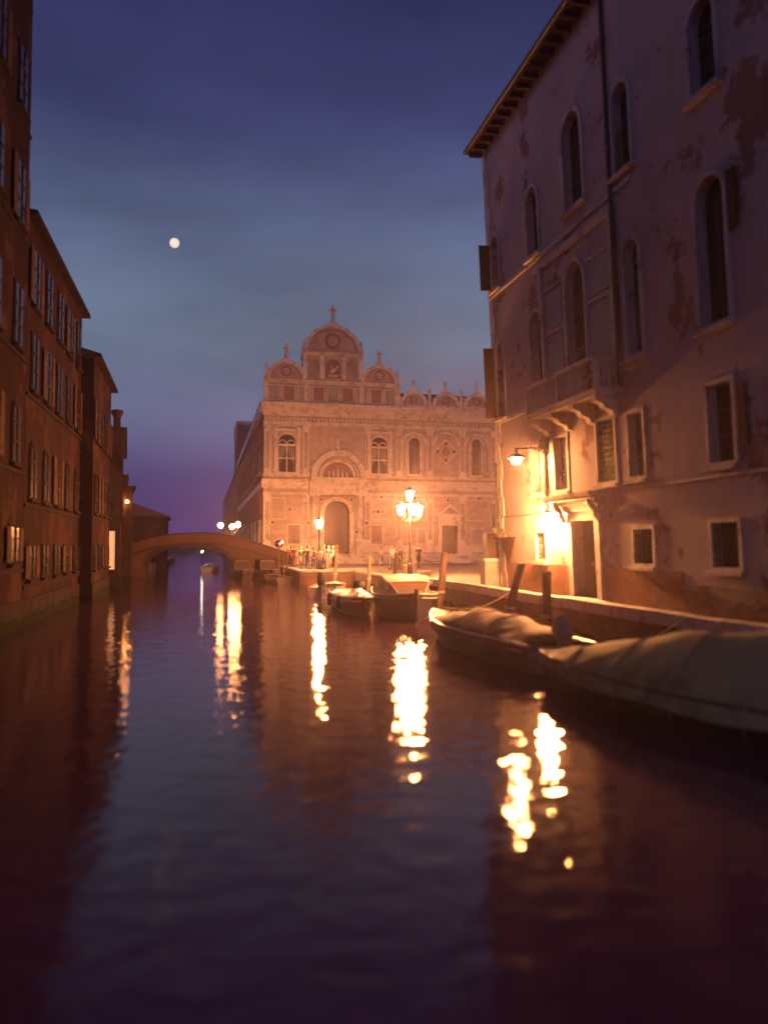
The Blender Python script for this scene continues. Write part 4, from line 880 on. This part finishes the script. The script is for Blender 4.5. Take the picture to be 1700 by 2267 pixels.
# boats by the bridge
def taxi(name, label, x, y, rz, hull_mt, cab_mt):
    bt = thing(name, label, 'boat', (x, y, 0), (0, 0, rz)); H = Hull(6.4, 1.9, .75, .3, .85, 2.2); H.make(bt, hull_mt, 'varnish', (.6, .98), 'deck_pale')
    x0, x1 = H.x(.60), H.x(.22)
    c = MB().loft([[(x0 + .35, -.6, .8), (x0 + .35, .6, .8), (x0 - .1, .55, 1.5), (x0 - .1, -.55, 1.5)], [(x1, -.75, .7), (x1, .75, .7), (x1, .65, 1.6), (x1, -.65, 1.6)]], True, True).build('cabin', cab_mt, bt)
    MB().add([(x0 + .30, -.5, .92), (x0 + .30, .5, .92), (x0 + .0, .46, 1.4), (x0 + .0, -.46, 1.4)], [(0, 1, 2, 3)]).build('windscreen', 'glass', c)
    for sg in (-1, 1): MB().add([(x0 - .2, sg * .645, 1.02), (x1 + .2, sg * .725, 1.02), (x1 + .2, sg * .685, 1.42), (x0 - .2, sg * .60, 1.36)], [(0, 1, 2, 3)]).build('cabin_window', 'glass', c)
    fr_ = MB(); fr_.tube([(x0 + .36, -.6, .85), (x0 - .08, -.56, 1.52), (x0 - .08, .56, 1.52), (x0 + .36, .6, .85)], .03, 6); fr_.build('windscreen_frame', 'varnish', c)
    return bt
taxi('water_taxi', 'dark launch with varnished windscreen frame moored at the bridge foot', 2.95, 66.2, R(-92), 'hull_black', 'wood_dark')
taxi('water_taxi', 'dark launch with navy hull moored between bridge and round mirror', 4.85, 66.0, R(-85), 'navy', 'wood_dark')
bt = thing('rowing_boat', 'low dark open rowing boat beside the paired landing stakes', 'boat', (5.15, 59.4, 0), (0, 0, R(97))); H = Hull(5.6, 1.5, .42, .5); H.make(bt, 'hull_black', 'varnish', (.74, .98), 'wood_dark')
for t in (.3, .55): MB().box(H.x(t) - .12, H.x(t) + .12, -H.b(t) * .95, H.b(t) * .95, .30, .35).build('thwart', 'varnish', bt)
bt = thing('rowing_boat', 'pale small boat glimpsed beneath the bridge arch', 'boat', (.6, 86, 0), (0, 0, R(80))); H = Hull(5.5, 1.6, .5, .4); H.make(bt, 'hull_white', 'varnish', (.7, .98))
H.cover(bt, .2, .7, .4, 'plastic_sheet', 2)
lf = thing('mast_light', 'tiny pale lamp on a stake seen through the bridge arch', 'lamp', (-.35, 88, 0)); MB().tube([(0, 0, -1), (0, 0, 2.0)], .05, 8).build('post', 'wood_dark', lf); MB().ball((0, 0, 2.1), .09, 10).build('bulb', emit('pale_glow', (1, .9, .7), 60), lf, True)
# mooring ropes
def rope(label, a, b_, sag):
    a, b_ = Vector(a), Vector(b_); pts = [a.lerp(b_, i / 10) - Vector((0, 0, sag * math.sin(PI * i / 10))) for i in range(11)]
    o = MB().tube([p - a for p in pts], .014, 6).build('mooring_rope', 'rope', None, True); o.location = a; tag(o, label, 'rope')
rope('slack mooring rope from workboat stem to the pale leaning pole', (7.1, 27.1, 1.15), (9.2, 31.2, 1.7), .35)
rope('mooring rope from brown covered launch bow to dark tilted pole', (6.85, 23.1, .9), (9.5, 23.8, 1.3), .3)
rope('mooring rope from olive tarped boat to the quay kerb', (6.6, 14.2, .55), (10.2, 15.6, 1.15), .3)

# ------------------------------------------------------------------ things on the square
t_ = thing('planter_pot', 'terracotta planter beside the blazing street lamp', 'planter', (11.35, 44.6, 1.0))
MB().lathe([(.20, 0), (.30, .55), (.35, .57), (.35, .66), (.30, .66), (.28, .58), (.02, .58)], (0, 0), 16).build('pot', 'terracotta', t_, True)
def foliage(n, c, r, ls, seed=1):
    rr = random.Random(seed); q = MB()
    for i in range(n):
        d = Vector((rr.gauss(0, 1), rr.gauss(0, 1), rr.gauss(0, .8))).normalized() * r * rr.random() ** .4; p = Vector(c) + d
        u = Vector((rr.uniform(-1, 1), rr.uniform(-1, 1), rr.uniform(-.6, 1))).normalized() * ls; v = u.orthogonal().normalized() * ls * .35
        q.add([tuple(p - u), tuple(p + v), tuple(p + u), tuple(p - v)], [(0, 1, 2, 3)])
    return q
foliage(90, (0, 0, .78), .3, .09, 3).build('foliage', 'leaf', t_)
MB().tube([(0, 0, .5), (.02, .01, .85)], .02, 6).build('stem', 'wood_dark', t_)
t_ = thing('crate', 'pale crate sitting on the quay edge beside the street lamp', 'crate', (11.15, 40.2, 1.0))
q = MB()
for z in (.02, .15, .28):
    q.box(-.3, .3, -.22, -.2, z, z + .1); q.box(-.3, .3, .2, .22, z, z + .1); q.box(-.3, -.28, -.2, .2, z, z + .1); q.box(.28, .3, -.2, .2, z, z + .1)
q.build('slat', 'white_cloth', t_)
q = MB()
for x in (-.27, .25):
    for y in (-.2, .17): q.box(x, x + .03, y, y + .03, 0, .40)
q.build('corner_batten', 'white_cloth', t_); MB().box(-.29, .29, -.21, .21, .01, .03).build('bottom', 'white_cloth', t_); MB().box(-.31, .31, -.23, .23, .385, .41).build('lid', 'white_cloth', t_)
def railing(label, x0, x1, y):
    t_ = thing('railing', label, 'railing', (x0, y, 1.0)); n = max(3, int((x1 - x0) / .16))
    MB().box(0, x1 - x0, -.02, .02, 1.0, 1.05).build('top_rail', 'iron', t_); MB().box(0, x1 - x0, -.015, .015, .18, .22).build('bottom_rail', 'iron', t_)
    me_ = None
    for i in range(n + 1):
        if me_ is None: o_ = MB().box(-.012, .012, -.012, .012, 0, 1.0).build('baluster', 'iron', t_); me_ = o_.data
        else: o_ = bpy.data.objects.new('baluster', me_); COL.objects.link(o_); o_.parent = t_
        o_.location = ((x1 - x0) * i / n, 0, 0)
railing('iron railing on the square between portal and pedimented door', 15.9, 19.4, 75.3); railing('iron railing below the framed panels left of pedimented door', 20.2, 22.6, 75.4); railing('iron railing right of pedimented door next to the palace', 25.8, 29.6, 75.3)
t_ = thing('stone_pier', 'grey stone pier standing at the foot of the palace corner', 'pier', (11.25, 30.5, 1.0))
MB().box(-.36, .3, -.3, .3, 0, 1.1).build('shaft', 'grey_marble', t_, bevel=.02); MB().box(-.42, .36, -.36, .36, 1.1, 1.2).build('cap_stone', 'istria', t_, bevel=.02); MB().box(-.42, .36, -.36, .36, 0, .12).build('foot_stone', 'istria', t_)
t_ = thing('metal_cabinet', 'dark metal cabinet mounted on top of the stone pier', 'cabinet', (11.25, 30.5, 2.2))
MB().box(-.25, .25, -.2, .2, 0, .95).build('casing', 'iron', t_, bevel=.015); MB().box(-.21, .21, -.215, -.2, .06, .86).build('cabinet_door', 'wood_dark', t_); MB().box(-.3, .3, -.25, .25, .95, 1.0).build('lid', 'iron', t_)
t_ = thing('hanging_basket', 'leafy basket above a dark triangular plate at the palace corner', 'plant basket', (11.42, 28.4, 2.0))
MB(lambda a, b, c: (-.10 + c, b, a)).prism([(1.05, .95), (1.05, -.35), (-.05, .30), (.6, .95)], -.02, .02).build('triangular_plate', 'shutter', t_)  # flat dark triangle parallel to the wall, below the basket
MB().lathe_at((-.32, .9, 1.1), [(.06, -.12), (.2, -.05), (.26, .1), (.24, .1)], 12).build('basket', 'wood_dark', t_, True)
foliage(110, (-.32, .9, 1.28), .27, .08, 5).build('foliage', 'leaf', t_)
MB().tube([(-.08, .9, .9), (-.2, .9, 1.0), (-.32, .9, 1.0)], .02, 6).build('arm', 'iron', t_)
t_ = thing('balcony_plant', 'potted plant on the palace balcony beside the downpipe', 'plant', (10.57, 20.45, 7.1))
MB().lathe([(.12, 0), (.17, .28), (.19, .3), (.15, .3), (.02, .26)], (0, 0), 12).build('pot', 'terracotta', t_, True); foliage(120, (0, 0, .55), .3, .08, 8).build('foliage', 'leaf', t_); MB().tube([(0, 0, .2), (.01, 0, .6)], .015, 6).build('stem', 'wood_dark', t_)

# ------------------------------------------------------------------ people
def person(label, x, y, face, h=1.72, shirt='white_cloth', legs='black_cloth', hair='hair', stride=.0, arm='down', skirt=False, bend=0., bag=False, group='people on the square', cat='person'):
    s = h / 1.75; segs = []            # (p0, r0, p1, r1, tag)
    def sg(p0, r0, p1, r1, tg): segs.append((Vector(p0) * s, r0 * s, Vector(p1) * s, r1 * s, tg))
    st = stride; hipz = .92; ty = -bend                               # facing -y locally
    chest = (0, ty * .7, 1.30); neck = (0, ty, 1.47); head = (0, ty - .03, 1.63)
    sg((0, 0, hipz), .135, (0, ty * .35, 1.10), .12, 'shirt'); sg((0, ty * .35, 1.10), .12, chest, .145, 'shirt'); sg((-.12, ty * .75, 1.37), .085, (.12, ty * .75, 1.37), .085, 'shirt')
    sg(chest, .13, neck, .055, 'skin'); sg(neck, .055, (0, ty - .01, 1.55), .05, 'skin'); sg((0, ty - .01, 1.58), .075, (0, ty - .015, 1.67), .088, 'skin'); sg((0, ty - .06, 1.585), .045, (0, ty - .075, 1.63), .05, 'skin')
    sg((0, ty - .10, 1.62), .018, (0, ty - .115, 1.60), .016, 'skin')
    for e in (-1, 1): sg((e * .085, ty - .0, 1.64), .02, (e * .09, ty, 1.61), .016, 'skin')
    sg((0, ty + .02, 1.70), .085, (0, ty + .03, 1.66), .088, 'hair'); sg((0, ty - .03, 1.715), .06, (0, ty + .05, 1.62), .07, 'hair')
    if skirt: sg((0, ty + .06, 1.62), .07, (0, ty + .07, 1.48), .055, 'hair')
    hands = []
    for e in (-1, 1):
        f = st * e
        sg((e * .09, 0, hipz), .105, (e * .095, -f * .5 - .02, .50), .065, 'legs'); sg((e * .095, -f * .5 - .02, .50), .06, (e * .10, -f * .8 + (.06 if f < 0 else 0), .10), .04, 'skin' if skirt else 'legs')
        sg((e * .10, -f * .8 + (.08 if f < 0 else .02), .05), .042, (e * .105, -f * .8 - .14, .035), .035, 'shoe')
        sh = (e * .19, ty * .75, 1.38)
        if arm == 'down' or (arm == 'one' and e < 0): el = (e * .24, ty * .6 + f * .25 + .03, 1.10); ha = (e * .25, ty * .5 + f * .5 - .06, .86)
        elif arm == 'bent' or arm == 'one': el = (e * .25, ty * .6 + .02, 1.12); ha = (e * .16, ty - .24, 1.22)
        else: el = (e * .28, ty * .6 - .05, 1.14); ha = (e * .12, ty - .12, 1.05)
        sg(sh, .065, el, .048, 'shirt'); sg(el, .045, ha, .03, 'skin')
        d = (Vector(ha) - Vector(el)).normalized(); hands.append((Vector(ha), d, e))
        sg(ha, .03, Vector(ha) + d * .07, .034, 'skin')
    if skirt:
        sg((0, 0, .92), .15, (0, 0, .60), .20, 'legs')
    if bag: sg((.0, ty * .6 + .17, 1.32), .10, (0, ty * .5 + .18, 1.08), .12, 'bag')
    q = MB()
    for p0, r0, p1, r1, tg in segs:
        dd = (p1 - p0); n = dd.normalized() if dd.length > 1e-5 else Vector((0, 0, 1))
        q.tube([p0 - n * r0 * .95, p0 - n * r0 * .6, p0, p1, p1 + n * r1 * .6, p1 + n * r1 * .95], [r0 * .3, r0 * .8, r0, r1, r1 * .8, r1 * .3], 10)
    me = bpy.data.meshes.new('tmp'); me.from_pydata([tuple(v) for v in q.v], [], q.f)
    bm = bmesh.new(); bm.from_mesh(me); bmesh.ops.recalc_face_normals(bm, faces=bm.faces); bm.to_mesh(me); bm.free()
    tmp = bpy.data.objects.new('tmp', me); COL.objects.link(tmp)
    r_ = tmp.modifiers.new('r', 'REMESH'); r_.mode = 'VOXEL'; r_.voxel_size = .02; sm = tmp.modifiers.new('s', 'SMOOTH'); sm.factor = .5; sm.iterations = 3
    dg = bpy.context.evaluated_depsgraph_get(); ev = bpy.data.meshes.new_from_object(tmp.evaluated_get(dg)); bpy.data.objects.remove(tmp)
    names = ['skin', 'shirt', 'legs', 'hair', 'shoe', 'bag']; mats = ['skin', shirt, legs, hair, 'black_cloth', 'wood_dark']
    fv = []; fi = []
    for ha, d, e in hands:                                            # five fingers per hand
        base = (ha + d * .08) * s; side = Vector((0, 1, 0)) if abs(d.y) < .7 else Vector((1, 0, 0)); side = (side - d * side.dot(d)).normalized(); pal_ = d.cross(side)
        for k, (o_, ln) in enumerate(((-.027, .062), (-.009, .075), (.009, .07), (.026, .055))):
            fv.append([base + side * o_ * s, base + (side * o_ * 1.1 + d * ln * .55 - pal_ * .006) * s, base + (side * o_ * 1.1 + d * ln - pal_ * .025) * s])
        fv.append([(ha + d * .03) * s + side * .02 * s, (ha + d * .055) * s + side * .05 * s, (ha + d * .09) * s + side * .058 * s])
    fb = MB()
    for pts in fv: fb.tube(pts, [.010 * s, .009 * s, .006 * s], 6)
    verts = [tuple(v.co) for v in ev.vertices]; faces = [list(p.vertices) for p in ev.polygons]; n0 = len(verts)
    me = bpy.data.meshes.new('person'); me.from_pydata(verts + [tuple(v) for v in fb.v], [], faces + [[i + n0 for i in f] for f in fb.f])
    for mname in mats: me.materials.append(M[mname])
    idx = []
    for p in ev.polygons:
        c = p.center; best = (9, 0)
        for p0, r0, p1, r1, tg in segs:
            dd = p1 - p0; k = max(0, min(1, (c - p0).dot(dd) / max(1e-9, dd.dot(dd)))); dist = (c - p0 - dd * k).length - (r0 + (r1 - r0) * k)
            if dist < best[0]: best = (dist, names.index(tg))
        idx.append(best[1])
    idx += [0] * len(fb.f)
    me.polygons.foreach_set('material_index', idx); me.polygons.foreach_set('use_smooth', [True] * len(me.polygons)); bpy.data.meshes.remove(ev)
    o = bpy.data.objects.new('person', me); COL.objects.link(o); o.location = (x, y, 1.0); o.rotation_euler = (0, 0, face)
    tag(o, label, cat, group); return o
person('person in green top with bare legs at the left of the crowd', 7.05, 60.2, R(-40), 1.66, 'green_cloth', 'tan_cloth', skirt=True)
person('broad person in tan jacket standing in the crowd', 7.5, 59.8, R(150), 1.80, 'tan_cloth', 'black_cloth', arm='bent')
person('person with dark backpack and white shirt facing the hall', 7.75, 58.4, R(185), 1.62, 'white_cloth', 'blue_cloth', bag=True)
person('person in white shirt talking by the lamp post', 8.25, 58.1, R(60), 1.64, 'white_cloth', 'black_cloth', arm='bent')
person('person in pale blouse and dark skirt in the crowd', 8.6, 59.0, R(-70), 1.60, 'pink_cloth', 'black_cloth', skirt=True)
person('person in blue shirt standing behind the lamp post', 8.95, 61.2, R(20), 1.80, 'blue_cloth', 'black_cloth', arm='one')
person('person in red top half hidden behind the tilted pole', 9.45, 61.9, R(-60), 1.70, 'red_cloth', 'tan_cloth')
person('grey haired person in pink shirt at the right of the crowd', 9.8, 62.1, R(100), 1.72, 'pink_cloth', 'black_cloth', 'hair_grey', arm='bent')
person('person in black jacket squeezed between tan jacket and backpack in the crowd', 7.45, 58.9, R(80), 1.70, 'black_cloth', 'blue_cloth', arm='bent')
person('small person in tan top at the front of the crowd', 8.0, 57.6, R(170), 1.50, 'tan_cloth', 'blue_cloth')
person('person in dark blue shirt and pale trousers behind the crowd', 9.15, 60.2, R(-20), 1.76, 'blue_cloth', 'tan_cloth')
person('person in white top and dark skirt beside the crowd next to the tilted pole', 9.7, 60.6, R(60), 1.63, 'white_cloth', 'black_cloth', skirt=True)
person('person in black clothes leaning at the landing stakes', 7.0, 64.6, R(160), 1.72, 'black_cloth', 'black_cloth', bend=.08)
person('person in red shirt near the landing stakes', 6.95, 66.2, R(200), 1.70, 'red_cloth', 'black_cloth', bend=.1)
person('person in white shirt near the landing stakes', 7.35, 66.8, R(150), 1.66, 'white_cloth', 'red_cloth', bend=.06)
person('long haired person in dark skirt walking past the portal steps', 15.1, 68.5, R(95), 1.68, 'pink_cloth', 'black_cloth', skirt=True, stride=.22)
person('tall person in white shirt strolling on the open square', 13.2, 56.2, R(40), 1.84, 'white_cloth', 'blue_cloth', stride=.25)
person('person in dark clothes walking beside the tall white shirted stroller', 13.75, 56.0, R(40), 1.64, 'black_cloth', 'black_cloth', stride=.18)
person('person in tan clothes strolling before the framed panels', 17.3, 68.0, R(-80), 1.66, 'tan_cloth', 'tan_cloth', stride=.22)
person('person in dark coat standing right of the blazing lamp', 15.9, 59.0, R(10), 1.76, 'black_cloth', 'black_cloth', arm='bent')

# ------------------------------------------------------------------ haze volume added to give the lamps halos and tint the darks
m, t, b = nodes('halo_haze'); t.nodes.remove(b)
v = t.nodes.new('ShaderNodeVolumePrincipled'); v.inputs['Color'].default_value = (.92, .76, .92, 1); v.inputs['Density'].default_value = .00095; v.inputs['Anisotropy'].default_value = .84
t.links.new(v.outputs[0], t.nodes['Material Output'].inputs['Volume'])
hz = MB().box(-70, 75, -25, 400, -2.5, 30).build('haze', m); hz['kind'] = 'stuff'; hz['label'] = 'thin haze added over canal and square for lamp halos'
